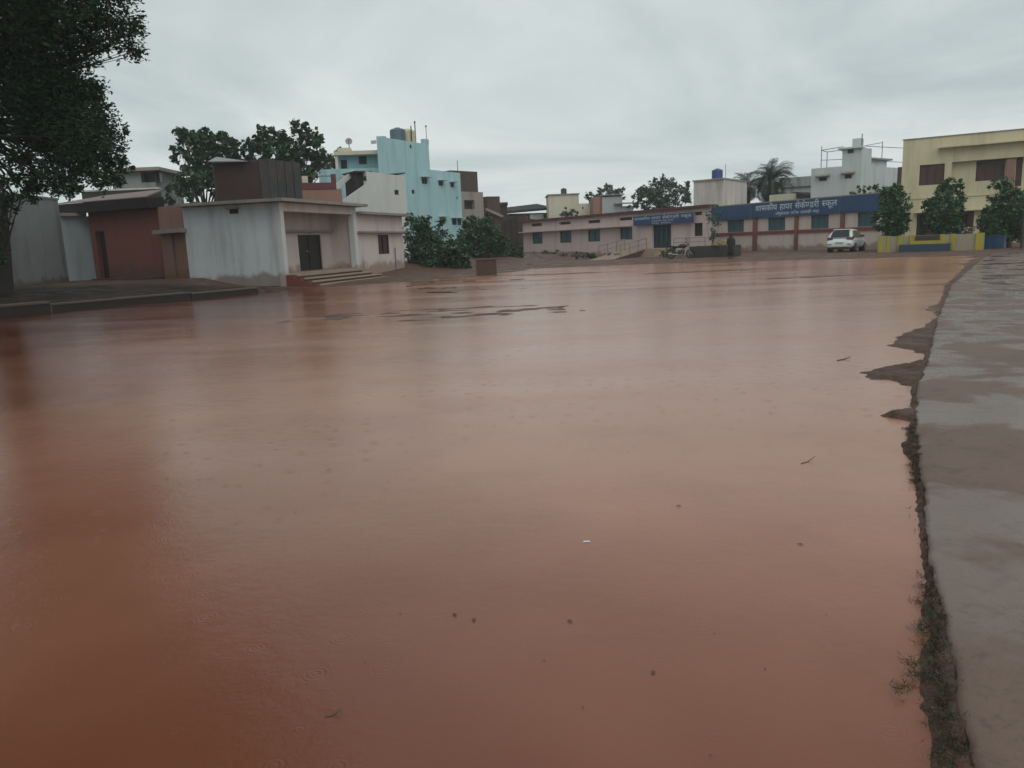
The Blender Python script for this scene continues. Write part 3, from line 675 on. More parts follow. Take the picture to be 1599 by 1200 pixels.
# brown shack on the roof line behind the hall
SH = FP((338, 306, 43.5), (408, 304, 44.0)); SH2 = FP((408, 304, 44.0), (472, 302, 46.5))
root = thing('roof_shack', 'dark brick and rusty sheet shack rising behind the white hall roof', 'shack', SH.pt(0, 0.3))
zt = SH.z(345, 255); z2 = SH2.z(440, 252)
mb = MB(); body(mb, SH, 0, SH.L, 0.3, zt, 5.0); mb.build('wall', 'brick', root)
mb = MB(); body(mb, SH2, 0.01, SH2.L, 0.3, z2, 4.0); mb.build('sheet_wall', 'sheet', root)
mb = MB()
for k in range(5): mb.fbox(SH2, SH2.L * k / 5 + .03, SH2.L * (k + .93) / 5, 2.5, z2 + rng.uniform(-.06, .06), 0.004, 0.03)
mb.build('cladding', 'sheet', root)
sa, za = SH.hit(337, 247); sb, zb2 = SH.hit(385, 252)
mb = MB(); P = SH.pt
mb.hexa([P(-0.2, zt + .02, .35), P(sb, zt + .02, .35), P(sb, za + .05, -3), P(-.2, za + .35, -3), P(-.2, zt + .07, .35), P(sb, zt + .07, .35), P(sb, za + .1, -3), P(-.2, za + .4, -3)])
mb.build('roof', 'sheetlight', root)

# far dark house glimpsed at left
DH = FP((206, 290, 62), (250, 290, 62))
root = thing('flat_roof_house', 'dark far house with thin flat roof above the maroon sheet roof', 'house', DH.pt(0, 0))
zt = DH.z(225, 268)
s1 = DH.s(218, 280)
mb = MB(); body(mb, DH, -1.5, DH.L - .3, 0, zt, 5, [DH.rect(220, 269, 249, 285)], 0.6); mb.build('wall', 'greywall', root)
r = DH.rect(220, 269, 249, 285); MB().fbox(DH, r[0], r[1], r[2], r[3], -.75, -.62).build('window', 'darkwood', root)
MB().fbox(DH, -1.8, DH.L + .3, zt, zt + .25, -5, .6).build('roof', 'concrete', root)
z0, z1 = DH.z(230, 296, 1.5), DH.z(230, 288, 1.5)
MB().fbox(DH, -3.2, DH.L + .6, z0 - 1.5, z0, 1.3, 1.5).build('parapet', 'darkwood', root)
MB().fbox(DH, -3.2, DH.L + .6, z0, z0 + .12, 1.28, 1.55).build('coping', 'bwhite', root)

# maroon-parapet house and white stair house behind the hall
MH = FP((471, 305, 52), (534, 305, 53))
root = thing('maroon_house', 'small house with dark maroon parapet and stair slope behind white hall', 'house', MH.pt(0, 0))
zt = MH.z(495, 296); zp = MH.z(500, 285.5)
mb = MB(); body(mb, MH, 0, MH.L, 0, zt, 4); mb.build('wall', 'beige', root)
MB().fbox(MH, .01, MH.s(525, 290), zt, zp, -.2, .04).build('parapet', 'maroon', root)
for (u0, u1, vt, mt) in ((472, 481, 275, 'cream'), (518, 525, 272, 'maroon')):
    a, b_ = MH.s(u0, 282), MH.s(u1, 282); MB().fbox(MH, a, b_, zp, MH.z((u0 + u1) / 2, vt), -.28, -.02).build('post', mt, root)
z_ = MH.z(500, 275); MB().tube([MH.pt(MH.s(481, 275), z_, -.15), MH.pt(MH.s(518, 275), z_, -.15)], .03).build('rail', 'maroon', root)

WH = FP((545, 330, 55), (636, 330, 57.5))
root = thing('white_stair_house', 'plain weathered white house with sloping stair parapet before the aqua block', 'house', WH.pt(0, 0))
ztop, zr_ = WH.z(575, 268), WH.z(635, 276)
sA, sB = WH.s(573, 290), WH.L; zlo = WH.z(545, 306); zm = WH.z(573, 287)
mb = MB(); P = WH.pt
hole = WH.rect(616, 297, 622.5, 304.5)
wall_open(mb, WH, sA, sB, 0, zr_, [hole], 0, .15)
mb.quad(P(sA, zr_), P(sB, zr_), P(sB, zr_ + .02), P(sA, ztop))
mb.quad(P(sB, 0), P(sB, zr_), P(sB, zr_, -5), P(sB, 0, -5)); mb.quad(P(sA, zr_), P(sA, ztop), P(sA, ztop, -5), P(sA, zr_, -5))
mb.quad(P(sA, ztop), P(sB, zr_ + .02), P(sB, zr_ + .02, -5), P(sA, ztop, -5))
mb.build('wall', 'bwhite', root)
mb = MB().hexa([P(-.9, 0, -.2), P(sA - .002, 0, -.2), P(sA - .002, 0, 0), P(-.9, 0, 0), P(-.9, zlo - .6, -.2), P(sA - .002, zm, -.2), P(sA - .002, zm, 0), P(-.9, zlo - .6, 0)])
mb.build('stair_parapet', 'bwhite', root)
mb = MB().hexa([P(-1.1, zlo - .2, -1.6), P(sA - .3, zm + .7, -1.6), P(sA - .3, zm + .7, -1.4), P(-1.1, zlo - .2, -1.4), P(-1.1, zlo + .25, -1.6), P(sA - .3, zm + 1.1, -1.6), P(sA - .3, zm + 1.1, -1.4), P(-1.1, zlo + .25, -1.4)])
mb.build('stair_parapet', 'bwhite', root)
a = WH.rect(561, 269, 573, 287)
MB().fbox(WH, a[0], a[1] - .01, 0, a[3], -2.6, -.6).build('stair_door', 'dark', root)
MB().fbox(WH, a[0] - .2, a[1] + .5, a[3] + .02, a[3] + .1, -2.6, -.2).build('sunshade', 'darkmetal', root)
window(WH, root, hole, 'dark', 'darkwood', 0, .1, 1, fw=.04)
a = WH.rect(611, 272, 634, 277)
mb = MB().hexa([P(a[0] - .5, zr_ + .1, -1.5), P(a[1], zr_ + .22, -1.5), P(a[1], zr_ + .22, -.1), P(a[0] - .5, zr_ + .1, -.1), P(a[0] - .5, zr_ + .14, -1.5), P(a[1], zr_ + .3, -1.5), P(a[1], zr_ + .3, -.1), P(a[0] - .5, zr_ + .14, -.1)])
mb.build('awning', 'sheet', root)

# aqua apartment block
AQ = FP((599, 380, 64.5), (724, 380, 75.5))
root = thing('aqua_block', 'tall aqua painted house with a roof tower and scattered small shaded windows', 'building', AQ.pt(0, 0))
ztw = AQ.z(635, 220.5); zmn = AQ.z(696, 268); sT = AQ.s(670, 240)
wins = [(658.5, 278, 667, 287.5), (685, 283, 691.5, 290.5), (703.5, 285.5, 708.5, 293), (660, 340, 670, 349), (687, 339.5, 695, 350), (706, 341.5, 713, 351.5), (715, 342, 720, 352), (687, 360, 696, 368.5)]
holes = [(643, 297, 647.5, 303), (713, 307.5, 715, 311.5), (640, 226.5, 643, 232)]
wr_ = [AQ.rect(*x) for x in wins]; hr_ = [AQ.rect(*x) for x in holes]
mb = MB()
lowops = wr_ + [h for h in hr_ if h[3] < zmn]
wall_open(mb, AQ, 0, AQ.L, 0, zmn, lowops, 0, .18)
wall_open(mb, AQ, 0, sT, zmn, ztw, [hr_[2]], 0, .18)
P = AQ.pt; D = 9
mb.quad(P(AQ.L, 0), P(AQ.L, zmn), P(AQ.L, zmn, -D), P(AQ.L, 0, -D)); mb.quad(P(0, 0), P(0, ztw), P(3.7, ztw, -2.6), P(3.7, 0, -2.6)); mb.quad(P(sT, zmn), P(sT, ztw), P(sT, ztw, -4), P(sT, zmn, -4))
mb.quad(P(sT, zmn, -.2), P(AQ.L, zmn, -.2), P(AQ.L, zmn, -D), P(sT, zmn, -D)); mb.quad(P(0, ztw), P(sT, ztw), P(sT, ztw, -4), P(3.7, ztw, -2.6))
mb.quad(P(sT, zmn), P(AQ.L, zmn), P(AQ.L, zmn, -.2), P(sT, zmn, -.2)); mb.quad(P(3.7, zmn, -2.6), P(3.7, ztw, -2.6), P(sT, ztw, -4), P(sT, zmn, -4))
mb.build('wall', 'aqua', root)
for i, r in enumerate(wr_):
    window(AQ, root, r, 'tealdoor', 'tealdoor', 0, .12, 2 if r[1] - r[0] > .55 else 1, fw=.05)
    if i not in (3,): shade(AQ, root, r, 'bwhite', .55, .18, .07)
for r in hr_: window(AQ, root, r, 'dark', 'tealdoor', 0, .12, 1, fw=.03)
for (u0, u1, v) in ((598.5, 604, 212.5), (663.5, 670, 217)):
    MB().fbox(AQ, AQ.s(u0, 220), AQ.s(u1, 220), ztw, AQ.z(u0, v), -.45, -.02).build('corner_stub', 'aqua', root)
MB().fbox(AQ, AQ.s(587, 224), -.004, AQ.z(599, 226), AQ.z(599, 221), -.5, -.02).build('overhang', 'bwhite', root)
# set-back upper storey on the left
AL = FP((500, 300, 66), (602, 300, 66.5))
zpar = AL.z(520, 264.5)
mb = MB(); body(mb, AL, 0, AL.L, 0, zpar, 5); mb.build('lower_wall', 'aqua', root)
n2 = -1.4; ztop2 = AL.z(560, 243, n2); sx0 = AL.s(527, 255, n2); w2 = [AL.rect(532, 250, 542, 264, n2), AL.rect(560, 243.5, 572.5, 257, n2)]
w2 = [(a, b_, c_, min(d_2, ztop2 - .05)) for a, b_, c_, d_2 in w2]
mb = MB(); wall_open(mb, AL, sx0, AL.L, zpar - .3, ztop2, w2, n2, .15)
P = AL.pt; mb.quad(P(sx0, zpar - .3, n2), P(sx0, ztop2, n2), P(sx0, ztop2, -5), P(sx0, zpar - .3, -5)); mb.build('upper_wall', 'aquadark', root)
for r in w2: window(AL, root, r, 'dark', 'darkwood', n2, .12, 2)
MB().fbox(AL, AL.s(521, 240, n2 + .7), AL.L - .05, ztop2, AL.z(560, 235.5, n2 + .7), -5, n2 + .7).build('roof', 'cream', root)
MB().fbox(AL, sx0 - .12, sx0 + .12, zpar - .3, ztop2, n2 + .3, n2 + .55).build('post', 'cream', root)
a = AL.rect(528, 231, 548, 237, -3); MB().fbox(AL, a[0], a[1], ztop2 + .2, a[3] - .05, -3.6, -2.6).build('roof_box', 'cream', root)

def tank(label, base, r, h, mat, group=None):
    rt = thing('water_tank', label, 'water tank', base, group); m_ = MB(); m_.smooth = True
    prof = [(r * .96, 0), (r, .05 * h)]
    for k in range(5): prof += [(r, (.1 + .15 * k) * h), (r * .965, (.125 + .15 * k) * h), (r, (.15 + .15 * k) * h)]
    prof += [(r * .98, .86 * h), (r * .8, .94 * h), (r * .4, .99 * h), (r * .36, h), (.01, h)]
    m_.lathe(base, prof, 20).build('barrel', mat, rt)
    MB().lathe((base[0], base[1], base[2]), [(r * .38, h * .985), (r * .38, h * 1.04), (.01, h * 1.05)], 14).build('lid', mat, rt)
    return rt
def tank_on(F, u0, u1, vt, zb, n, mat, label, group=None):
    s0_, s1_ = F.s(u0, (vt + vt + 14) / 2, n), F.s(u1, (vt + vt + 14) / 2, n); r = (s1_ - s0_) / 2; sc_ = (s0_ + s1_) / 2
    c = F.pt(sc_, zb, n); h = F.z((u0 + u1) / 2, vt, n) - zb; return tank(label, c, r, h, mat, group)
GT = 'water tanks on the rooftops'
tank_on(AQ, 613.5, 628, 201, ztw, -.9, 'tankgrey', 'blue grey plastic water tank on top of the aqua tower', GT)
tank_on(AQ, 628.8, 643.5, 203, ztw, -1.0, 'tankcream', 'cream yellow water tank beside the blue grey tank on the aqua tower', GT)
def mast(label, F, u, v0, v1, n, r=.035, head=None, name='antenna_mast', zb=None):
    s, z1 = F.hit(u, v1, n); z0 = F.z(u, v0, n) if zb is None else zb
    rt = thing(name, label, 'antenna', F.pt(s, z0, n), None)
    MB().tube([F.pt(s, z0, n), F.pt(s, z1, n)], r, 6).build('pole', 'darkmetal', rt)
    if head == 'yagi':
        m_ = MB(); m_.tube([F.pt(s - .5, z1 - .1, n), F.pt(s + .5, z1 - .05, n)], .02, 4)
        for k in range(5): m_.tube([F.pt(s - .45 + .22 * k, z1 - .09, n - .25), F.pt(s - .45 + .22 * k, z1 - .09, n + .25)], .014, 4)
        m_.build('aerial', 'darkmetal', rt)
    if head == 'cap': MB().lathe(F.pt(s, z1 - .1, n), [(.02, 0), (.075, .04), (.075, .14), (.02, .19)], 8).build('head', 'darkmetal', rt)
    return rt
mast('short dark pole leaning on the cream tank of the aqua tower', AQ, 641.5, 0, 197, -.3, .05, None, zb=ztw)
mast('tallest dark mast with a hooked head on the aqua tower', AQ, 647.5, 0, 191, -.4, .045, 'cap', zb=ztw)
mast('thin pole with a small round head at the right corner of the aqua tower', AQ, 665, 0, 197.5, -.2, .025, 'cap', zb=AQ.z(664, 217))
mast('thin pole on the far right end of the aqua block roof', AQ, 714, 0, 251, -.3, .03, None, zb=zmn)
def dish(label, F, u, v, rpx, vb, n):
    s, z = F.hit(u, v, n); zb = F.z(u, vb, n); Yd = F.pt(s, z, n)[1]; r = rpx * Yd / FPX
    rt = thing('satellite_dish', label, 'satellite dish', F.pt(s, zb, n))
    MB().tube([F.pt(s, zb, n), F.pt(s, z, n - .1)], .035).build('mast', 'darkmetal', rt)
    c = np.array(F.pt(s, z, n)); nv = np.array([F.n[0], F.n[1], 0.25]); nv /= np.linalg.norm(nv); a = np.cross(nv, (0, 0, 1)); a /= np.linalg.norm(a); b_ = np.cross(nv, a)
    rings = []
    for k, (rr, hh) in enumerate([(.02, -.22), (.4, -.2), (.7, -.13), (1, 0), (.97, .02), (.68, -.1), (.38, -.17), (.02, -.19)]):
        rings.append([c + nv * hh * r + rr * r * (math.cos(t_) * a + math.sin(t_) * b_) for t_ in np.linspace(0, 2 * math.pi, 18, endpoint=False)])
    mm = MB(); mm.smooth = True; mm.loft(rings).build('reflector', 'dish', rt)
    MB().tube([c - b_ * r * .9 * -1, c + nv * r * .8], .02, 4).build('feed_arm', 'darkmetal', rt)
dish('round grey satellite dish on the cream roof left of the aqua tower', AL, 544.6, 221, 5.2, 232, -3.0)

# brick ruins right of the aqua block
B1 = FP((724, 345, 82), (753, 345, 84))
root = thing('brick_house', 'tall unplastered dark brick house right behind the aqua block', 'house', B1.pt(0, 0))
zt, zmid = B1.z(735, 268), B1.z(740, 300)
mb = MB(); body(mb, B1, -1.5, B1.L * .85, zmid, zt, 6); mb.build('upper_wall', 'brick2', root)
r = B1.rect(725, 313, 741, 327)
mb = MB(); body(mb, B1, -1.5, B1.L + .3, 0, zmid - .003, 6, [r], .4); mb.build('lower_wall', 'concrete', root)
MB().fbox(B1, r[0], r[1], r[2], r[3], -.5, -.42).build('window', 'dark', root)
for k, u in enumerate((752, 759)):
    MB().fbox(B1, B1.s(u, 300), B1.s(u, 300) + .22, zmid, B1.z(u, 284), -2.5, -2.2).build('post', 'brick2', root)
MB().fbox(B1, B1.L * .85 + .01, B1.s(761, 284), B1.z(756, 284), B1.z(756, 284) + .12, -3, -1.8).build('roof_slab', 'concrete', root)
B2 = FP((758, 345, 88), (783, 345, 89))
root = thing('brick_ruin', 'half built dark brick house with a sloping stair right of the tall brick house', 'house', B2.pt(0, 0))
zt = B2.z(770, 307)
mb = MB(); body(mb, B2, B2.s(761, 320), B2.L - .1, 0, zt, 5); mb.build('wall', 'brick2', root)
P = B2.pt; z0, z1 = B2.z(780, 337), B2.z(760, 325)
MB().hexa([P(-.1, z1 - .3, .2), P(B2.L, z0 - .3, .2), P(B2.L, z0 - .3, .5), P(-.1, z1 - .3, .5), P(-.1, z1, .2), P(B2.L, z0, .2), P(B2.L, z0, .5), P(-.1, z1, .5)]).build('stair_slope', 'concrete', root)
mb = MB()
B3 = FP((781, 345, 92), (794, 345, 92))
root = thing('small_brick_house', 'low ragged brick house stub at the right end of the brick ruins', 'house', B3.pt(0, 0))
mb = MB(); body(mb, B3, 0, B3.L * .9, 0, B3.z(785, 317), 4); mb.build('wall', 'brick', root)
MB().fbox(B3, 0.1, B3.L, B3.z(788, 319.5), B3.z(788, 317) + .05, -4, .3).build('roof', 'sheet', root)
B4 = FP((786, 405, 86), (822, 405, 84))
root = thing('ruined_wall', 'dark stained brick wall left of the pink school wing', 'wall', B4.pt(0, 0))
mb = MB(); body(mb, B4, 0, B4.L, 0, B4.z(800, 338), .5); mb.build('wall', 'brick2', root)
for k in range(3): MB().fbox(B4, .3 + k * .8, .6 + k * .8, 0, B4.z(800, 345 - 4 * k), .003, .25).build('buttress', 'brick', root)
# ------------------------------------------------------------------ houses behind the school
LS = FP((795, 345, 104), (858, 345, 106))
root = thing('dark_shed', 'long dark shed with a sagging sooty roof behind the pink school wing', 'shed', LS.pt(0, 0))
zl, zr2 = LS.z(797, 328), LS.z(856, 321)
mb = MB(); body(mb, LS, 0, LS.L, 0, min(zl, zr2) - .5, 5); mb.build('wall', 'brick2', root)
P = LS.pt
MB().hexa([P(-.4, zl - .5, .7), P(LS.L + .3, zr2 - .6, .7), P(LS.L + .3, zr2 + .2, -5), P(-.4, zl + .1, -5), P(-.4, zl - .2, .7), P(LS.L + .3, zr2 - .3, .7), P(LS.L + .3, zr2 + .5, -5), P(-.4, zl + .4, -5)]).build('roof', 'eave', root)
a = LS.rect(827, 335, 848, 343); MB().fbox(LS, a[0], a[1], a[2], a[3], .01, .15).build('white_panel', 'bwhite', root)
LS2 = FP((800, 345, 98), (836, 345, 99))
root = thing('lean_to', 'small dark sloping lean-to roof left of the white patch behind the school', 'shed', LS2.pt(0, 0))
P = LS2.pt; za, zb_ = LS2.z(800, 338), LS2.z(836, 344)
mb = MB(); body(mb, LS2, 0, LS2.L, 0, zb_ - .2, 2); mb.build('wall', 'brick', root)
MB().hexa([P(-.3, za - .25, .4), P(LS2.L + .3, zb_ - .15, .4), P(LS2.L + .3, zb_ - .15, -2), P(-.3, za - .25, -2), P(-.3, za, .4), P(LS2.L + .3, zb_, .4), P(LS2.L + .3, zb_, -2), P(-.3, za, -2)]).build('roof', 'sheet', root)

CH = FP((857.5, 340, 100), (904.5, 340, 100))
root = thing('cream_house', 'cream painted flat roofed house with a black roof tank behind pink school', 'house', CH.pt(0, 0))
z1, z2 = CH.z(880, 304.5), CH.z(915, 318)
mb = MB(); body(mb, CH, 0, CH.L, 0, z1, 6); mb.build('wall', 'cream', root)
r = CH.rect(909, 323.5, 911.5, 326.5)
mb = MB(); body(mb, CH, CH.L + .003, CH.s(927, 330), 0, z2, 5, [r], .15); mb.build('side_wall', 'cream', root)
MB().fbox(CH, r[0], r[1], r[2], r[3], -.2, -.14).build('window', 'dark', root)
MB().fbox(CH, -.15, CH.L + .1, z1 + .003, z1 + .12, -6, .15).build('roof_slab', 'concrete', root)
tank_on(CH, 875.7, 885, 294.5, z1 + .12, -1.5, 'tankblack', 'black ribbed water tank on the cream house roof', GT)
EH = FP((927, 340, 96), (989, 340, 96))
root = thing('grey_pink_house', 'cool grey house with a red brown side and pink edge beside the cream house', 'house', EH.pt(0, 0))
s1, s2, s3 = EH.s(937, 325), EH.s(940.5, 325), EH.s(972, 325); zt, zw = EH.z(955, 307.5), EH.z(980, 322)
r = EH.rect(961, 322, 972, 327)
mb = MB(); body(mb, EH, s2, s3, 0, zt, 5); mb.build('wall', 'greyhouse', root)
mb = MB(); body(mb, EH, 0, s1, 0, EH.z(932, 308), 4); mb.build('side_wall', 'beige', root)
mb = MB(); body(mb, EH, s1 + .003, s2 - .003, 0, zt + .15, 5); mb.build('pink_edge', 'redwall', root)
mb = MB(); body(mb, EH, s3 + .003, EH.L, 0, zw, 4); mb.build('lower_wing', 'greyhouse', root)
MB().fbox(EH, s3 - 1.0, s3 + 1.4, zw + .25, zw + .4, .003, .5).build('sunshade', 'concrete', root)
MB().fbox(EH, s2 - .1, s3 + .25, zt + .16, zt + .26, -5, .25).build('roof_slab', 'concrete', root)

GH = FP((1218, 330, 98), (1270, 330, 96))
root = thing('grey_house', 'plain dark grey house between the palms and the white roof-frame house', 'house', GH.pt(0, 0))
zt, zs = GH.z(1245, 277), GH.z(1245, 292)
mb = MB(); body(mb, GH, 0, GH.L, 0, zs, 6); mb.build('wall', 'greyhouse', root)
MB().fbox(GH, -.2, GH.L, zs + .003, zt, -6, .35).build('parapet', 'greywall', root)
CB = FP((1201, 325, 84), (1240, 325, 82))
root = thing('cream_annex', 'small cream block with gable roof peeping over the blue signboard', 'house', CB.pt(0, 0))
zt = CB.z(1215, 304)
mb = MB(); body(mb, CB, 0, CB.L, 0, zt, 4); mb.build('wall', 'cream', root)
P = CB.pt; s0, s1 = CB.L + .05, CB.s(1262, 312); zp = CB.z(1243, 299.5); ze = CB.z(1260, 306)
MB().hexa([P(s0 - 1.6, zt - .1, -.4), P(s1, ze - .3, -.4), P(s1, ze - .3, -4), P(s0 - 1.6, zt - .1, -4), P(s0 - .2, zp, -.4), P(s1, ze, -.4), P(s1, ze, -4), P(s0 - .2, zp, -4)]).build('roof', 'eave', root)

# white house with pipe frames on its roof
WA = FP((1265, 330, 80), (1342, 330, 77.5)); WB = FP((1342, 330, 77.5), (1420, 330, 84))
root = thing('white_roof_frame_house', 'cool white house with stair tower and pipe frames on its roof', 'house', WA.pt(0, 0))
zt = WA.z(1290, 262); ztw = WA.z(1337, 232); sT = WA.s(1315, 250)
w1, w2 = WA.rect(1279, 277, 1291, 283), WA.rect(1319, 272.5, 1330, 279)
hole = WA.rect(1324, 233.5, 1333, 237)
mb = MB(); wall_open(mb, WA, 0, WA.L, 0, zt, [w1, w2], 0, .2); wall_open(mb, WA, sT, WA.L, zt, ztw, [], 0)
P = WA.pt; Q = WB.pt; sR = WB.s(1361, 245)
wall_open(mb, WB, 0, WB.L, 0, zt - .1, [], 0); wall_open(mb, WB, 0, sR, zt - .1, ztw, [], 0)
mb.quad(P(sT, zt), P(sT, ztw), P(sT, ztw, -4), P(sT, zt, -4)); mb.quad(P(0, 0), P(0, zt), P(0, zt, -8), P(0, 0, -8)); mb.quad(P(0, zt), P(WA.L, zt), P(WA.L, zt, -8), P(0, zt, -8))
mb.quad(Q(sR, zt - .1), Q(sR, ztw), Q(sR, ztw, -3), Q(sR, zt - .1, -3)); mb.add([P(sT, ztw), P(WA.L, ztw), Q(sR, ztw), Q(sR, ztw, -3)], [(0, 1, 2, 3)])
mb.quad(Q(0, zt - .1), Q(WB.L, zt - .1), Q(WB.L, zt - .1, -5), Q(0, zt - .1, -5))
mb.build('wall', 'whitehouse', root)
for r in (w1, w2):
    window(WA, root, r, 'dark', 'darkwood', 0, .16, 2)
    a, b_, c_, d_2 = r; P = WA.pt
    MB().hexa([P(a - .3, d_2 + .05, .003), P(b_ + .3, d_2 + .05, .003), P(b_ + .3, d_2 + .05, .5), P(a - .3, d_2 + .05, .5), P(a - .3, d_2 + .3, .003), P(b_ + .3, d_2 + .3, .003), P(b_ + .3, d_2 + .14, .5), P(a - .3, d_2 + .14, .5)]).build('sunshade', 'concrete', root)
MB().fbox(WA, sT - .35, WA.L + .1, ztw + .003, ztw + .15, -3.5, .35).build('roof_slab', 'whitehouse', root)
MB().fbox(WA, hole[0], hole[1], ztw - .4, ztw - .08, .003, .06).build('vent', 'dark', root)
a = WA.rect(1331, 216.5, 1346, 230, -1.2); MB().fbox(WA, a[0], a[1], ztw + .15, a[3], -2.2, -1.2).build('roof_tank_box', 'whitehouse', root)
b1 = WB.rect(1361, 247.5, 1394, 254); MB().fbox(WB, b1[0] + .2, b1[1], zt, b1[3] - .12, -2.8, -.6).build('stair_head', 'whitehouse', root)
MB().fbox(WB, b1[0], b1[1] + .4, b1[3] - .11, b1[3] + .05, -3, -.2).build('stair_head_roof', 'concrete', root)
rt = thing('roof_pipe_frame', 'thin grey pipe frame standing on the white house roof left of its stair tower', 'pipe frame', WA.pt(1, zt, -1), 'pipe frames on the white house roof')
mb = MB(); s0, zz0 = WA.hit(1283, 235, -.6)
mb.tube([WA.pt(s0, zt, -.6), WA.pt(s0, zz0 + .4, -.6)], .045); mb.tube([WA.pt(s0 + .1, zt, -3), WA.pt(s0 + .1, zz0, -3)], .045); mb.build('posts', 'metal', rt)
mb = MB(); mb.tube([WA.pt(s0, zz0, -.6), WA.pt(sT, zz0 + .15, -.6)], .04); mb.tube([WA.pt(s0, zz0, -.6), WA.pt(s0 + .1, zz0, -3)], .04); mb.tube([WA.pt(s0 + .1, zz0, -3), WA.pt(sT, zz0 + .1, -3)], .04)
mb.tube([WA.pt(s0, zt + .8, -.6), WA.pt(sT, zt + .7, -.6)], .035); mb.build('rails', 'metal', rt)
rt = thing('roof_pipe_frame', 'thin grey pipe frame reaching from the white stair tower towards the yellow building', 'pipe frame', WB.pt(2, zt, -1), 'pipe frames on the white house roof')
s1, zz1 = WB.hit(1378, 226, -.8)
MB().tube([WB.pt(s1, zt - .1, -.8), WB.pt(s1, zz1 + .3, -.8)], .045).build('post', 'metal', rt)
mb = MB(); mb.tube([WB.pt(sR, zz1 - .3, -.8), WB.pt(s1, zz1 + .2, -.8)], .035); mb.tube([WB.pt(sR, zz1 - .35, -.6), WB.pt(WB.L + .5, zz1 - .15, -.8)], .035); mb.tube([WB.pt(s1, WB.z(1380, 250), -.8), WB.pt(WB.L + .5, WB.z(1400, 251), -.8)], .035); mb.build('rails', 'metal', rt)
mast('tall dark antenna pole on the stair tower of the white roof-frame house', WA, 1346.5, 0, 209, .0, .045, None, zb=ztw)

# ------------------------------------------------------------------ school
PK = FP((818, 403, 82), (1110, 400, 57.8))
root = thing('pink_school_wing', 'long low pink school wing with red roof edge, teal windows and teal door', 'school building', PK.pt(0, 0))
zt = PK.z(818, 348); sM = PK.s(987, 340); zt2 = PK.z(1040, 329.5)
W4 = [(831, 363, 847, 381), (874, 361, 892, 379.5), (918, 359, 937, 377.5), (968, 355.5, 988, 374.5)]
V4 = [(829.5, 349, 846, 353.8), (873, 346.5, 891, 351), (918, 344, 937, 348.8), (967, 339.8, 987, 344.5)]
wins = [PK.rect(*x) for x in W4]; vents = [PK.rect(*x) for x in V4]
door = PK.rect(1018.5, 351, 1048, 387.5); wb = PK.rect(1083.5, 348.5, 1097, 369); vb = PK.rect(1083.5, 331, 1096, 336.5)
zd = door[2]
mb = MB(); body(mb, PK, 0, sM, -.1, zt, 7, wins + vents, .2, 0, -8.2); 
mb.build('wall', 'pink', root)
mb = MB(); body(mb, PK, sM + .002, PK.L, -.1, zt2, 7, [door, wb, vb], .25, -8.2, -8.2); mb.build('entrance_wall', 'pink', root)
MB().fbox(PK, -.25, sM, zt + .003, zt + .2, -.5, .28).build('roof_edge', 'maroon', root)
MB().fbox(PK, sM + .003, PK.L, zt2 + .003, zt2 + .2, -.5, .28).build('roof_edge', 'maroon', root)
for r in wins: window(PK, root, r, 'teal', 'tealdoor', 0, .14, 2, fw=.09)
for r in vents + [vb]: MB().fbox(PK, r[0], r[1], r[2], r[3], -.26, -.19).build('vent', 'brownshutter', root)
window(PK, root, wb, 'dark', 'brownshutter', 0, .16, 3, fw=.06)
zl = max(r[3] for r in wins) + .02
MB().fbox(PK, -.05, sM - .01, zl, zl + .09, .002, .5).build('ledge', 'pink', root)
d_ = MB().fbox(PK, door[0] + .003, door[1] - .003, door[2], door[3] - .003, -.3, -.22).build('door', 'tealdoor', root)
mb = MB()
for k in range(5): mb.fbox(PK, door[0] + (door[1] - door[0]) * k / 4 - .03 + (.04 if k == 0 else (-.04 if k == 4 else 0)), door[0] + (door[1] - door[0]) * k / 4 + .03 + (.04 if k == 0 else (-.04 if k == 4 else 0)), zd, door[3] - .01, -.215, -.17)
mb.build('frame', 'darkmetal', d_)
# landing with three steps in front of the door
mb = MB()
for k in range(4): mb.fbox(PK, door[0] - .3 - .0 * k, door[1] + .4, -.1, zd - .19 * k - .02, .01 + (0 if k == 0 else 1.4 + .35 * (k - 1)), 1.4 + .35 * k)
mb.build('steps', 'step', root)

# stair block of the school with the blue tank
SA = FP((1083, 330, 73), (1130, 330, 71.2)); SB = FP((1130, 330, 71.2), (1166, 330, 76.5))
root = thing('stair_block', 'streaked pale stair block rising between pink wing and blue signboard', 'building', SA.pt(0, 0))
zt = SA.z(1110, 282)
c = [SA.pt(0, 0)[:2], SA.pt(SA.L, 0)[:2], SB.pt(SB.L, 0)[:2]]; c.append(tuple(np.array(c[0]) + np.array(c[2]) - np.array(c[1])))
MB().prism(c, 0, zt).build('wall', 'stairwhite', root)
cc = np.mean(c, axis=0); MB().prism([tuple(cc + (np.array(p) - cc) * 1.05) for p in c], zt + .003, zt + .12).build('roof_slab', 'concrete', root)
p = SA.pt(SA.s(1120, 275, -1.2), 0, -1.2); h = SA.z(1120, 264.5, -1.2)
tank('bright blue water tank on the streaked stair block', (p[0], p[1], zt + .12), 8.2 / FPX * p[1], h - zt - .12, 'tankblue', GT)
mast('hair thin aerial standing right of the bright blue water tank', SA, 1133, 0, 256, -2.2, .02, None, zb=zt + .1)

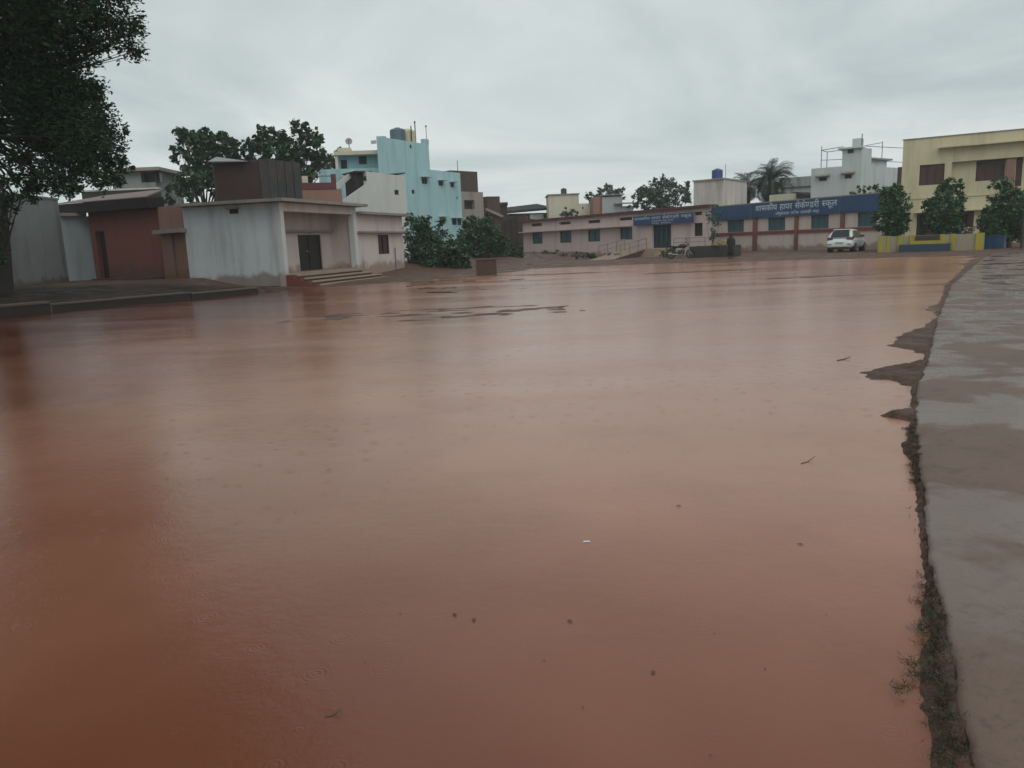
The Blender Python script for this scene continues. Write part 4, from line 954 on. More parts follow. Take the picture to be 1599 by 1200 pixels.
BL = FP((1108, 397, 71.6), (1377, 393, 56.2))
root = thing('signboard_school_wing', 'white school wing with red brown columns and teal shutters under a long blue board', 'school building', BL.pt(0, 0))
zt = 4.05; zb = BL.z(1256, 336.5)
WS = [(1135.6, 344, 1161.5, 363), (1199, 340, 1226, 360.3), (1266, 336, 1294, 356.8), (1339, 333, 1368.5, 354.8)]
wins = [BL.rect(*x) for x in WS]; zs0 = np.mean([r[2] for r in wins]); wins = [(r[0], r[1], zs0, zb - .03) for r in wins]
mb = MB(); body(mb, BL, 0, BL.L, -.1, zt, 5, wins, .2, 0, -4.2); mb.build('wall', 'schoolwhite', root)
for r in wins: window(BL, root, r, 'teal', 'teal', 0, .14, 3, fw=.08, cross=2)
mb = MB().fbox(BL, .05, BL.L, zs0 - .27, zs0 - .02, .003, .1).build('band', 'redoxide', root)
for u0, u1 in ((1177, 1182.7), (1241.8, 1246.3), (1313, 1318.5)):
    MB().fbox(BL, BL.s(u0, 370), BL.s(u1, 370), -.1, zb - .02, .004, .16).build('column', 'redwall', root)
MB().fbox(BL, -.02, BL.L + .02, zt + .003, zt + .08, -.5, .16).build('roof_slab', 'concrete', root)

# signboards with Devanagari lettering
def glyphs(tokens):
    """tokens: strings; a token ending in '~' is a half consonant, cut at its stem"""
    def tri(s):
        c_ = bpy.data.curves.new('t', 'FONT'); c_.body = s; o_ = bpy.data.objects.new('t', c_); col.objects.link(o_)
        bpy.context.view_layer.update(); me_ = o_.to_mesh(); bm_ = bmesh.new(); bm_.from_mesh(me_); o_.to_mesh_clear()
        bpy.data.objects.remove(o_); bpy.data.curves.remove(c_); return bm_
    V, Fc, x = [], [], 0.0
    for tk in tokens:
        if tk == ' ': x += 0.36; continue
        half = tk.endswith('~'); s_0 = tk.rstrip('~'); g = tri(s_0); g2 = tri(s_0 + '\u093e')
        adv = max(v.co.x for v in g2.verts) - 0.273; g2.free()
        if half:
            cut = adv - 0.20
            bmesh.ops.bisect_plane(g, geom=g.verts[:] + g.edges[:] + g.faces[:], plane_co=(cut, 0, 0), plane_no=(1, 0, 0), clear_outer=True); adv = cut - 0.005
        g.verts.index_update(); o_ = len(V)
        V += [(v.co.x + x, v.co.y) for v in g.verts]; Fc += [tuple(o_ + v.index for v in f.verts) for f in g.faces]; g.free(); x += adv
    return V, Fc, x
def lettering(F, parent, tokens, s0, s1, zbase, size, n, name='lettering', mat='letter'):
    V, Fc, wd = glyphs(tokens); k = (s1 - s0) / wd
    mm = MB(); mm.add([F.pt(s0 + x * k, zbase + y * size, n) for x, y in V], Fc)
    return mm.build(name, mat, parent)
MAIN = ['शा', 'स', 'की', 'य', ' ', 'हा', 'य', 'र', ' ', 'से', 'के', 'ण~', 'ड', 'री', ' ', 'स~', 'कू', 'ल']
sg = thing('signboard', 'long blue signboard of the white school wing with large white Devanagari title', 'signboard', BL.pt(BL.L / 2, zb, .2))
sd0, sd1 = BL.s(1173, 335, .2), BL.s(1312, 330, .2)
mb = MB(); mb.fbox(BL, .15, sd0 - .02, zb, zt - .02, .165, .22); mb.fbox(BL, sd0 + .02, sd1 - .02, zb, zt - .02, .165, .225); mb.fbox(BL, sd1 + .02, BL.L, zb, zt - .02, .165, .22); mb.build('panel', 'signblue', sg)
mb = MB(); mb.fbox(BL, sd0 - .03, sd0 + .03, zb - .01, zt - .01, .226, .25); mb.fbox(BL, sd1 - .03, sd1 + .03, zb - .01, zt - .01, .226, .25); mb.fbox(BL, .15, BL.L, zt - .035, zt - .0, .23, .25); mb.build('edging', 'tankgrey', sg)
hgt = zt - zb
lettering(BL, sg, MAIN, BL.s(1179.5, 325, .24), BL.s(1307, 320, .24), zb + hgt * .47, hgt * .56, .235)
lettering(BL, sg, ['ओ', 'बु', 'ल', 'वा', 'रा', ' ', 'जि', 'ला', ' ', 'शा', 'स', 'की', ' ', 'म', 'प्र'], BL.s(1210, 335, .24), BL.s(1279, 330, .24), zb + hgt * .12, hgt * .27, .235, 'small_lettering')
sg = thing('signboard', 'shorter faded blue signboard over the teal door of the pink wing', 'signboard', PK.pt(PK.s(1035, 345), 3, .3))
s0, s1 = PK.s(989.5, 345, .3), PK.s(1082.5, 341, .3); z0, z1 = PK.z(1036, 350.3, .3), PK.z(1036, 335.5, .3)
MB().fbox(PK, s0, s1, z0, z1, .285, .34).build('panel', 'signblue2', sg); hh = z1 - z0
lettering(PK, sg, MAIN, s0 + .15, s1 - .15, z0 + hh * .58, hh * .42, .345)
mid = (s0 + s1) / 2 + .2
lettering(PK, sg, ['मा', 'ध्य', 'मि', 'क', ' ', 'शा', 'ला', ' ', 'जि', 'ला'], mid - (s1 - s0) * .2, mid + (s1 - s0) * .17, z0 + hh * .31, hh * .22, .345, 'small_lettering')
lettering(PK, sg, ['म', 'प्र', ' ', 'शा', 'स', 'न'], mid - (s1 - s0) * .2, mid + (s1 - s0) * .13, z0 + hh * .07, hh * .2, .345, 'small_lettering')

# entrance ramp with pipe rails
r0, r1 = np.array(aty(933, 409, 57.0)), np.array(PK.pt(door[0] - .3, zd, 1.4)); r0[2] = 0.04; r1[2] = zd - .02
root = thing('ramp', 'sloping concrete entrance ramp with worn cream cross bands and rusty rails', 'ramp', (r0[0], r0[1], 0))
d = r1 - r0; dl = np.linalg.norm(d[:2]); dh = d[:2] / dl; ln = np.array([-dh[1], dh[0]]); wdt = 0.95; ln = np.array([-0.96, 0.28])
mb = MB(); pp = lambda t_, w_, z_=0: (r0[0] + d[0] * t_ + ln[0] * w_, r0[1] + d[1] * t_ + ln[1] * w_, r0[2] + d[2] * t_ + z_)
mb.hexa([(*pp(0, -wdt)[:2], -.2), (*pp(1, -wdt)[:2], -.2), (*pp(1, wdt)[:2], -.2), (*pp(0, wdt)[:2], -.2), pp(0, -wdt), pp(1, -wdt), pp(1, wdt), pp(0, wdt)]); mb.build('slab', 'stone', root)
mb = MB()
for k in range(11):
    a, b_ = (k + .15) / 11, (k + .75) / 11
    mb.hexa([pp(a, -wdt + .03, .004), pp(b_, -wdt + .03, .004), pp(b_, wdt - .03, .004), pp(a, wdt - .03, .004), pp(a, -wdt + .03, .02), pp(b_, -wdt + .03, .02), pp(b_, wdt - .03, .02), pp(a, wdt - .03, .02)])
mb.build('bands', 'palewood', root)
for sd_, t0, t1 in ((-1, .28, .98), (1, .30, .98)):
    mb = MB(); wq = sd_ * (wdt - .08)
    mb.tube([pp(t0, wq, .85), pp(t1 - .1, wq, .85), pp(t1, wq, .85)], .03); mb.tube([pp(t0, wq, .45), pp(t1, wq, .45)], .022); mb.build('handrail', 'rail', root)
    for k in range(4):
        t_ = t0 + (t1 - t0) * k / 3; MB().tube([pp(t_, wq, -.02), pp(t_, wq, .86)], .03).build('post', 'rail', root)
HRF = FP((1052, 388, 57.5), (1101, 388, 56.3))
root = thing('grey_railing', 'low grey pipe railing between the motorbike and the dark planter', 'railing', HRF.pt(0, 0))
zz_ = [HRF.z(1070, 371.5), HRF.z(1070, 378)]
for z_ in zz_: MB().tube([HRF.pt(0, z_ - .02, 0), HRF.pt(HRF.L, z_, 0)], .03).build('rail', 'metal', root)
for k in range(3): MB().tube([HRF.pt(HRF.L * k / 2, -.1, 0), HRF.pt(HRF.L * k / 2, zz_[0] + .02, 0)], .035).build('post', 'metal', root)
DP = FP((1076, 403, 53.5), (1146, 401.5, 52.0))
root = thing('dark_planter', 'low dark stained planter wall beside the standing person', 'planter', DP.pt(0, 0))
zt = DP.z(1110, 384.5)
mb = MB(); mb.fbox(DP, 0, DP.L, -.1, zt, -.22, 0); mb.fbox(DP, 0, .22, -.1, zt, -2, -.22); mb.fbox(DP, DP.L - .22, DP.L, -.1, zt, -2, -.22); mb.fbox(DP, .22, DP.L - .22, -.1, zt, -2.0, -1.78); mb.build('wall', m_wall('black_mould_wall', (0.040, 0.036, 0.032), stain=(.02, .02, .018), amt=.5), root)
MB().fbox(DP, .22, DP.L - .22, -.1, zt - .12, -1.78, -.22).build('soil', 'stick', root)

# ------------------------------------------------------------------ yellow building
YB = FP((1402, 393, 64), (1655, 385, 58.3))
root = thing('yellow_building', 'two storey pale yellow building with red brown shutters and open ground floor', 'building', YB.pt(0, 0))
zt = YB.z(1411, 219.5)
w1 = YB.rect(1435.6, 257, 1474.5, 289); rc = .5
gz = YB.z(1470, 331.5); g0, g1 = YB.s(1431, 350), YB.L
rz0, rz1 = YB.z(1500, 306), YB.z(1500, 252.5); rs0 = YB.s(1485.5, 280)
mb = MB(); body(mb, YB, 0, YB.L, 0, zt, 9, [w1, (g0, g1 - .3, 0, gz), (rs0, YB.L - .01, rz0, rz1)], .22)
w2 = YB.rect(1524, 250, 1569, 282, -rc); w3 = YB.rect(1586, 246, 1596, 291, -rc)
wall_open(mb, YB, rs0, YB.L, rz0, rz1, [w2, w3], -rc, .15)
P = YB.pt; mb.quad(P(rs0, rz0), P(rs0, rz1), P(rs0, rz1, -rc), P(rs0, rz0, -rc)); mb.quad(P(rs0, rz0), P(YB.L, rz0), P(YB.L, rz0, -rc), P(rs0, rz0, -rc)); mb.quad(P(rs0, rz1), P(YB.L, rz1), P(YB.L, rz1, -rc), P(rs0, rz1, -rc))
mb.quad(P(g0, gz), P(g1, gz), P(g1, gz, -2.5), P(g0, gz, -2.5))
mb.build('wall', 'yellow', root)
MB().fbox(YB, .02, YB.L, 0, gz, -2.8, -2.5).build('back_wall', 'beige', root)
for u0, u1 in ((1437, 1446), (1490, 1510)):
    a = YB.rect(u0, 336, u1, 366, -2.5); MB().fbox(YB, a[0], a[1], 0, a[3], -2.49, -2.4).build('door', 'brownshutter', root)
for u0 in (1520, 1580): s_1 = YB.s(u0, 350); MB().fbox(YB, s_1, s_1 + .45, 0, gz - .003, -.48, -.01).build('pillar', 'yellow', root)
window(YB, root, w1, 'brownshutter', 'darkwood', 0, .16, 3, fw=.07); window(YB, root, w2, 'brownshutter', 'darkwood', -rc, .1, 3, fw=.07); window(YB, root, w3, 'brownshutter', 'brownshutter', -rc, .1, 1)
a = YB.rect(1405, 261, 1411.5, 292); MB().fbox(YB, -.32, -.003, a[2], a[3], -1.2, -.04).build('corner_shutter', 'brownshutter', root)
a = YB.rect(1571, 248, 1585, 291, -.2); MB().fbox(YB, a[0], a[1], rz0 + .003, rz1 - .003, -rc + .003, -.12).build('pilaster', 'beige', root)
zl = YB.z(1466, 232.5); sl = YB.s(1465.5, 232)
MB().fbox(YB, sl, YB.L, zl, zl + .1, .003, .55).build('ledge', 'yellow', root)
zl = YB.z(1480, 306.5); MB().fbox(YB, YB.s(1420, 309), YB.L, zl - .1, zl, .003, .06).build('band', 'yellow', root)
MB().fbox(YB, YB.s(1428, 333), YB.L, gz + .003, gz + .11, .003, .5).build('sunshade', 'yellow', root)
MB().fbox(YB, -.06, YB.L, zt + .003, zt + .07, -.3, .06).build('coping', 'concrete', root)

# striped planter wall with blue seat steps
PW_ = FP((1371, 396, 48.5), (1535, 391.5, 45.5))
root = thing('striped_planter', 'long low planter wall painted in yellow and grey bands with dark blue seat steps', 'planter wall', PW_.pt(0, 0))
zt = PW_.z(1450, 367.5)
mb = MB(); mb.fbox(PW_, 0, PW_.L, -.15, zt, -.25, 0); mb.fbox(PW_, 0, .25, -.15, zt, -3.0, -.25); mb.fbox(PW_, PW_.L - .25, PW_.L, -.15, zt, -3.0, -.25); mb.build('wall', 'plantergrey', root)
MB().fbox(PW_, .25, PW_.L - .25, -.15, zt - .2, -3.0, -.25).build('soil', 'stick', root)
for u0, u1 in ((1370.5, 1378.5), (1385, 1390), (1401.5, 1410), (1420, 1428), (1468, 1475), (1484, 1492), (1523, 1534.5)):
    MB().fbox(PW_, max(PW_.s(u0, 380), -.03), PW_.s(u1, 380), -.13, zt + .03, .004, .05).build('band', 'planteryellow', root)
b0 = PW_.rect(1404, 381.5, 1484, 393, .45); MB().fbox(PW_, b0[0], b0[1], -.1, b0[3], .06, .55).build('seat_step', 'benchblue', root)
MB().fbox(PW_, b0[0] - .3, b0[1] + .15, -.1, .12, .06, .8).build('lower_step', 'benchblue', root)
b1 = PW_.rect(1421, 376, 1477, 382, .2); MB().fbox(PW_, b1[0], b1[1], b0[3] + .003, b1[3], .06, .3).build('upper_step', 'planteryellow', root)
b2 = PW_.rect(1430, 368, 1467, 376, .1); MB().fbox(PW_, b2[0], b2[1], b1[3] + .003, b2[3], .055, .2).build('dark_panel', 'darkmetal', root)
BB = FP((1537, 389, 47.5), (1567, 388, 46.8))
root = thing('blue_cabinet', 'dark blue sheet metal cabinet at the right end of the striped planter', 'cabinet', BB.pt(0, 0))
zt = BB.z(1550, 367.5)
MB().fbox(BB, 0, BB.L, 0, zt - .06, -.6, 0).build('body', 'signblue', root); MB().fbox(BB, -.04, BB.L + .04, zt - .057, zt, -.65, .05).build('lid', 'benchblue', root)
MB().fbox(BB, BB.L / 2 - .01, BB.L / 2 + .01, .05, zt - .1, .002, .012).build('door_seam', 'dark', root)
GP = aty(1594.5, 396, 44)
root = thing('gate_post', 'dark slim post at the far right edge of the path', 'post', (GP[0], GP[1], 0))
h_ = aty(1592, 330, 44)[2]; mb = MB(); mb.lathe((GP[0], GP[1], -.1), [(.13, 0), (.12, .2), (.085, .25), (.085, h_), (.12, h_ + .02), (.12, h_ + .12), (.02, h_ + .2)], 10); mb.build('post', 'darkmetal', root)
# ------------------------------------------------------------------ trees and plants
Yt = 24.5
big = [(28, 292, 22), (72, 286, 22), (2, 298, 22), (20, 20, 60), (80, 20, 55), (20, 80, 60), (75, 150, 60), (20, 130, 60), (50, 190, 40), (60, 245, 30), (90, 220, 42), (130, 215, 36), (25, 262, 26), (190, 18, 34), (165, 40, 36), (120, 30, 55), (40, 30, 55), (135, 75, 32), (70, 95, 55), (112, 128, 36), (145, 148, 18), (30, 165, 55), (95, 180, 50), (140, 195, 32),
       (172, 232, 24), (120, 240, 42), (150, 270, 28), (92, 276, 26), (10, 110, 50), (8, 235, 26), (188, 205, 14), (60, 215, 22), (185, 255, 16), (110, 296, 14), (2, 318, 16), (0, 345, 13), (1, 368, 12), (0, 390, 11), (0, 406, 8), (212, 40, 12), (205, 75, 11), (40, 285, 16)]
extra = []  # unseen upper crown, spread wide to darken water and walls on the left
while len(extra) < 230:
    p = np.array([-14.0, 20.5, 13.5]) + rng.normal(size=3) * np.array([5.0, 5.0, 3.2])
    if p[2] < 8.0 or p[1] < 11.5: continue
    r = rng.uniform(.8, 1.5); u, v = proj(p); rp = r * FPX / p[1]
    if v + rp > -55 and u + rp > 190: continue
    if u + rp > 345 or u < -1500: continue
    extra.append((*p, r))
tb = aty(-4, 448, 28.0)
tree('large_tree', 'large dark spreading tree filling the top left corner of the view', 'tree', (tb[0], tb[1], .4), big, Yt, 'leafbig', leaf=.14, dens=1.25, trunk_r=.46, depth=1.0, extra=extra, asp=.42, droop=.15, fork=.5, limb=.14)
def gz(p): return (p[0], p[1], hz_at(p[0], p[1]))
tree('roundleaf_tree', 'clumpy leafy tree rising left of the roof shack behind white hall', 'tree', gz(aty(318, 400, 58)), [(288, 212, 17), (283, 240, 15), (305, 222, 16), (330, 222, 18), (352, 215, 14), (345, 240, 20), (310, 250, 22), (292, 275, 18), (325, 270, 22), (360, 262, 16), (280, 205, 9), (300, 290, 20), (340, 292, 18), (365, 228, 9), (320, 205, 7)], 58, 'leaf', leaf=.36, dens=1.7, trunk_r=.2, asp=.7)
tree('roundleaf_tree', 'tall ragged leafy tree rising right of the roof shack behind white hall', 'tree', gz(aty(440, 400, 60)), [(415, 204, 12), (408, 222, 15), (392, 232, 13), (436, 218, 16), (452, 235, 18), (465, 203, 14), (480, 215, 15), (492, 232, 13), (470, 240, 18), (430, 245, 18), (455, 262, 20), (485, 258, 14), (505, 247, 10), (478, 275, 14), (400, 250, 14), (430, 268, 16), (385, 222, 8), (380, 248, 9), (500, 215, 7)], 60, 'leaf', leaf=.36, dens=1.7, trunk_r=.2, asp=.7)
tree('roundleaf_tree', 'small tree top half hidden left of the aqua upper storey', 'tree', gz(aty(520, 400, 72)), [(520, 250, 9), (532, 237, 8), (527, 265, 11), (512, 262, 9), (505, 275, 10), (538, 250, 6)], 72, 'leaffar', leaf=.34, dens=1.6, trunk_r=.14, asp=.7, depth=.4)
tree('roundleaf_tree', 'low dark tree line piece above the maroon sheet roof at left', 'tree', gz(aty(275, 400, 60)), [(262, 296, 10), (275, 290, 12), (285, 305, 12), (262, 310, 10)], 60, 'leaf', leaf=.32, trunk_r=.12, asp=.7, depth=.4)
for lab, c, Y_, bs in (('dark leafy bush thicket against the right end of the white hall', [(648, 350, 14), (662, 350, 14), (655, 375, 22), (678, 372, 20), (645, 400, 18), (672, 400, 26), (697, 385, 18), (700, 408, 20), (722, 395, 15), (728, 412, 12), (650, 418, 12), (690, 345, 7), (640, 340, 8)], 50.5, 690),
                       ('dark tall bush in front of the brick houses right of aqua block', [(738, 355, 16), (756, 352, 15), (742, 378, 20), (768, 372, 18), (780, 392, 14), (752, 398, 18), (772, 360, 10), (785, 375, 9), (735, 345, 9), (722, 372, 13), (728, 390, 14), (745, 408, 12), (775, 405, 11)], 60, 758),
                       ('small leafy bush by the left corner of the pink school', [(795, 388, 12), (808, 393, 11), (790, 402, 10), (812, 403, 8), (800, 404, 9)], 62, 800)):
    p = aty(bs, 418, Y_); tree('bush', lab, 'bush', gz(p), c, Y_, 'leafbush', leaf=.24, dens=1.8, trunk_r=.09, depth=.8, asp=.6, fork=.3)
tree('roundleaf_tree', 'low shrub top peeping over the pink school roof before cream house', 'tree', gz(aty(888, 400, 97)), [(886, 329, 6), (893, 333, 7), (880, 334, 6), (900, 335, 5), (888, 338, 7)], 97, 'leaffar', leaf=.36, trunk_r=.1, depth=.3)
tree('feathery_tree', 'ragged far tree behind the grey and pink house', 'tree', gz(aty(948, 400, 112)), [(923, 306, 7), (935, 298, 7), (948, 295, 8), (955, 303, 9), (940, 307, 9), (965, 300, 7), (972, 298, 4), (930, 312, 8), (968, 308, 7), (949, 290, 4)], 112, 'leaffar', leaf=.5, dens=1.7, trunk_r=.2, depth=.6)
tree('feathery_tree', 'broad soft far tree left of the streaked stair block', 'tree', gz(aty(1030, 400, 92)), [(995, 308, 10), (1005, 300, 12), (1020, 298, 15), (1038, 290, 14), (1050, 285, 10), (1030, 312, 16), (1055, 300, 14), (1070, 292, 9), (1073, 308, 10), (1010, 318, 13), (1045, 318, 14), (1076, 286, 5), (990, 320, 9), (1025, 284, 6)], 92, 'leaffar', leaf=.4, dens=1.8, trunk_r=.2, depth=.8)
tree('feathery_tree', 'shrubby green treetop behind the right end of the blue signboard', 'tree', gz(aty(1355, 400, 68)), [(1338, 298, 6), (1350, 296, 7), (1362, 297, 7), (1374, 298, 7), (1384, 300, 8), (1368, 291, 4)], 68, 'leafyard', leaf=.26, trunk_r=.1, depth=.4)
tree('sapling', 'slim sapling before the left end of the long blue signboard', 'tree', gz(aty(1112, 397, 54)), [(1116, 325, 7), (1119, 338, 9), (1112, 346, 9), (1122, 350, 7), (1108, 334, 5), (1113, 358, 6), (1117, 366, 5), (1109, 372, 4)], 54, 'leafyard', leaf=.17, dens=.45, trunk_r=.05, depth=.3, back=False, asp=.5)
GY_ = 'trees in the striped planter'
tree('yard_tree', 'dense conical tree behind the left end of the striped planter', 'tree', (*aty(1396, 385, 50.5)[:2], .5), [(1397, 300, 13), (1392, 312, 17), (1403, 318, 17), (1388, 332, 16), (1402, 335, 18), (1393, 350, 18), (1405, 352, 15), (1385, 352, 13), (1396, 364, 15), (1412, 330, 9), (1399, 292, 8)], 50.5, 'leafyard', leaf=.2, dens=1.9, trunk_r=.1, depth=.6, fork=.3, asp=.55)
tree('yard_tree', 'broad cleft-topped tree behind the middle of the striped planter', 'tree', (*aty(1473, 385, 49.5)[:2], .5), [(1470, 293, 10), (1488, 289, 11), (1497, 298, 8), (1475, 306, 14), (1492, 312, 13), (1460, 318, 12), (1476, 325, 18), (1494, 330, 14), (1456, 332, 11), (1470, 342, 18), (1488, 347, 17), (1462, 352, 14), (1480, 360, 14), (1450, 338, 6)], 49.5, 'leafyard', leaf=.2, dens=1.9, trunk_r=.11, depth=.6, fork=.3, asp=.55)
tree('yard_tree', 'dark bushy tree by the gate post at the right edge', 'tree', gz(aty(1575, 392, 48)), [(1568, 285, 11), (1572, 300, 14), (1560, 312, 13), (1583, 310, 14), (1553, 328, 14), (1575, 328, 18), (1595, 322, 14), (1545, 345, 13), (1565, 348, 18), (1588, 345, 18), (1557, 364, 14), (1580, 366, 17), (1600, 360, 16), (1610, 335, 18), (1540, 335, 8), (1600, 300, 9), (1615, 310, 14)], 48, 'leafyard', leaf=.2, dens=1.9, trunk_r=.12, depth=.8, fork=.3, asp=.55)
tree('dry_shrub', 'pale greyish dry shrub behind the striped planter', 'shrub', (*aty(1525, 385, 48.2)[:2], .4), [(1515, 358, 8), (1528, 350, 9), (1538, 357, 9), (1522, 364, 7), (1545, 362, 6), (1508, 362, 5)], 48.2, 'leafgrey', leaf=.16, dens=.5, trunk_r=.04, depth=.3, back=False)
tree('yellow_shrub', 'yellow flowering shrub growing in the dark planter', 'shrub', (*aty(1126, 390, 52.0)[:2], .5), [(1120, 380, 4), (1127, 378, 5), (1134, 380, 4), (1115, 382, 3)], 52.3, 'leafyellow', leaf=.12, dens=.8, trunk_r=.02, depth=.2, back=False)
tree('fern_bush', 'pale green bush left of the parked motorbike', 'bush', gz(aty(1040, 402, 57)), [(1038, 394, 6), (1044, 388, 6), (1036, 399, 5), (1046, 397, 6), (1049, 391, 5), (1041, 381, 4)], 57, 'leafyard', leaf=.2, dens=.8, trunk_r=.03, depth=.3, back=False, droop=-.4)

def palm(label, base, top, n, L, s):
    base, top = np.array(base, float), np.array(top, float); rt = thing('palm_tree', label, 'palm tree', base, 'palms behind the school')
    mm = MB(); mm.tube([base, base + (top - base) * .5 + np.array([.2, 0, 0]), top], [.3, .22, .2], 9); mm.build('trunk', 'bark', rt)
    V = []
    for k in range(n):
        az = 2 * math.pi * k / n + rng.uniform(-.2, .2); el = rng.uniform(-1.0, 1.45); l = L * rng.uniform(.8, 1.1)
        hd = np.array([math.cos(az), math.sin(az), 0.0]); p = top.copy(); ang = el; stp = l / 14; side = np.array([-hd[1], hd[0], 0])
        for j in range(14):
            dv = hd * math.cos(ang) + np.array([0, 0, math.sin(ang)]); nx_ = p + dv * stp
            up = np.cross(side, dv); wd = .035
            V += [p - side * wd, p + side * wd, nx_ + side * wd * .8, nx_ - side * wd * .8]
            if j > 1:
                ll = l * .24 * math.sin(math.pi * (j + 1) / 16) ** .7 * rng.uniform(.85, 1.1)
                for q_ in (0.0, .33, .66):
                    b0 = p + dv * stp * q_
                    for sg_ in (-1, 1):
                        ld = side * sg_ * .8 + dv * .75 + up * rng.uniform(-.35, .15) * -1; ld /= np.linalg.norm(ld); e0 = b0 + ld * ll
                        V += [b0, b0 + dv * .045, e0, e0 - np.array([0, 0, .015])]
            p = nx_; ang -= (.045 + .016 * j) * (1.25 - .6 * el / 1.45)
    fast_mesh('fronds', np.array(V), 4, 'palm', rt, base)
pc = aty(1200, 290, 86); palm('tall dense date palm behind the blue signboard', (pc[0], pc[1], 0), aty(1203, 284, 86), 80, 3.1, 0)
pc = aty(1170, 300, 88); palm('smaller date palm just right of the streaked stair block', (pc[0], pc[1], 0), aty(1166, 292, 88), 48, 2.4, 0)
pc = aty(1222, 300, 90); palm('lower date palm at the right of the palm group', (pc[0], pc[1], 0), aty(1212, 300, 90), 40, 2.6, 0)

def weeds(name, label, pts, size, mat, n, cat='weeds', kind=None, up=.9):
    P = np.array(pts); V = np.empty((n, 4, 3)); i = rng.integers(0, len(P), n)
    b0 = P[i, :3] + rng.normal(size=(n, 3)) * np.array([1, 1, 0]) * P[i, 3:4]
    d = rng.normal(size=(n, 3)); d[:, 2] = np.abs(d[:, 2]) + up; d /= np.linalg.norm(d, axis=1, keepdims=True); L = size * rng.uniform(.4, 1.3, (n, 1))
    sdv = np.cross(d, rng.normal(size=(n, 3))); sdv /= np.linalg.norm(sdv, axis=1, keepdims=True)
    V[:, 0] = b0 - sdv * L * .06; V[:, 1] = b0 + sdv * L * .06; V[:, 2] = b0 + d * L + sdv * L * .015 + np.array([0, 0, 0]); V[:, 3] = b0 + d * L - sdv * L * .015
    o = fast_mesh(name, V.reshape(-1, 3), 4, mat); return tag(o, label, cat if kind is None else None, None, kind)
# weed clumps at the foot of the school wall and ramp
for i, (u, v, Y_, rr, lab) in enumerate(((845, 405, 70, 1.0, 'low dark weed patch at the left foot of the pink school wall'), (862, 402, 68, .6, 'taller weed tuft under the second window gap of the pink school'), (915, 404, 62, 1.4, 'broad weed patch beside the lower end of the ramp'), (885, 407, 66, .9, 'low weed patch between the school weeds and the ramp patch'), (958, 407, 60, .9, 'weed patch under the right side of the ramp'))):
    p = aty(u, v, Y_); g = gz(p); c = [(u + rng.uniform(-14, 14), v - rng.uniform(0, 8), rng.uniform(3, 6)) for _ in range(10)]
    tree('weed_clump', lab, 'weeds', g, c, Y_, 'leafbush' if i != 3 else 'weed', leaf=.19, dens=.8, trunk_r=.02, depth=.4, back=False)
# grass and litter on the verge of the path: nobody could count it
pts = []
for k in range(len(EP)):
    y = EP[k, 1]
    if not 1.5 < y < 34: continue
    if y < 3.2 or (4.4 < y < 6.5): reps = 4
    else: reps = 1 if y < 14 else 1
    for _ in range(reps):
        wv_ = np.interp(y, [1.5, 2.5, 3.3, 4.7, 6, 10, 20, 34], [.13, .13, .04, .04, .06, .08, .2, .5]); o_ = -abs(rng.normal()) * wv_ * .5
        q_ = EPj[k] + pn[k] * o_; pts.append((q_[0], q_[1], max(0.0, hz_at(q_[0], q_[1])) if k % 3 == 0 else .02, .02))
weeds('verge_grass', None, pts, .022, 'weed', 5000, kind='stuff', up=.05)
pts2 = [p for p in pts if p[1] < 3.3 or 4.6 < p[1] < 6]
weeds('verge_litter', None, pts2, .022, 'stick', 9000, kind='stuff', up=0.0)
weeds('verge_moss', None, [p for p in pts if p[1] < 3.0], .016, 'leafbush', 3000, kind='stuff', up=.05)

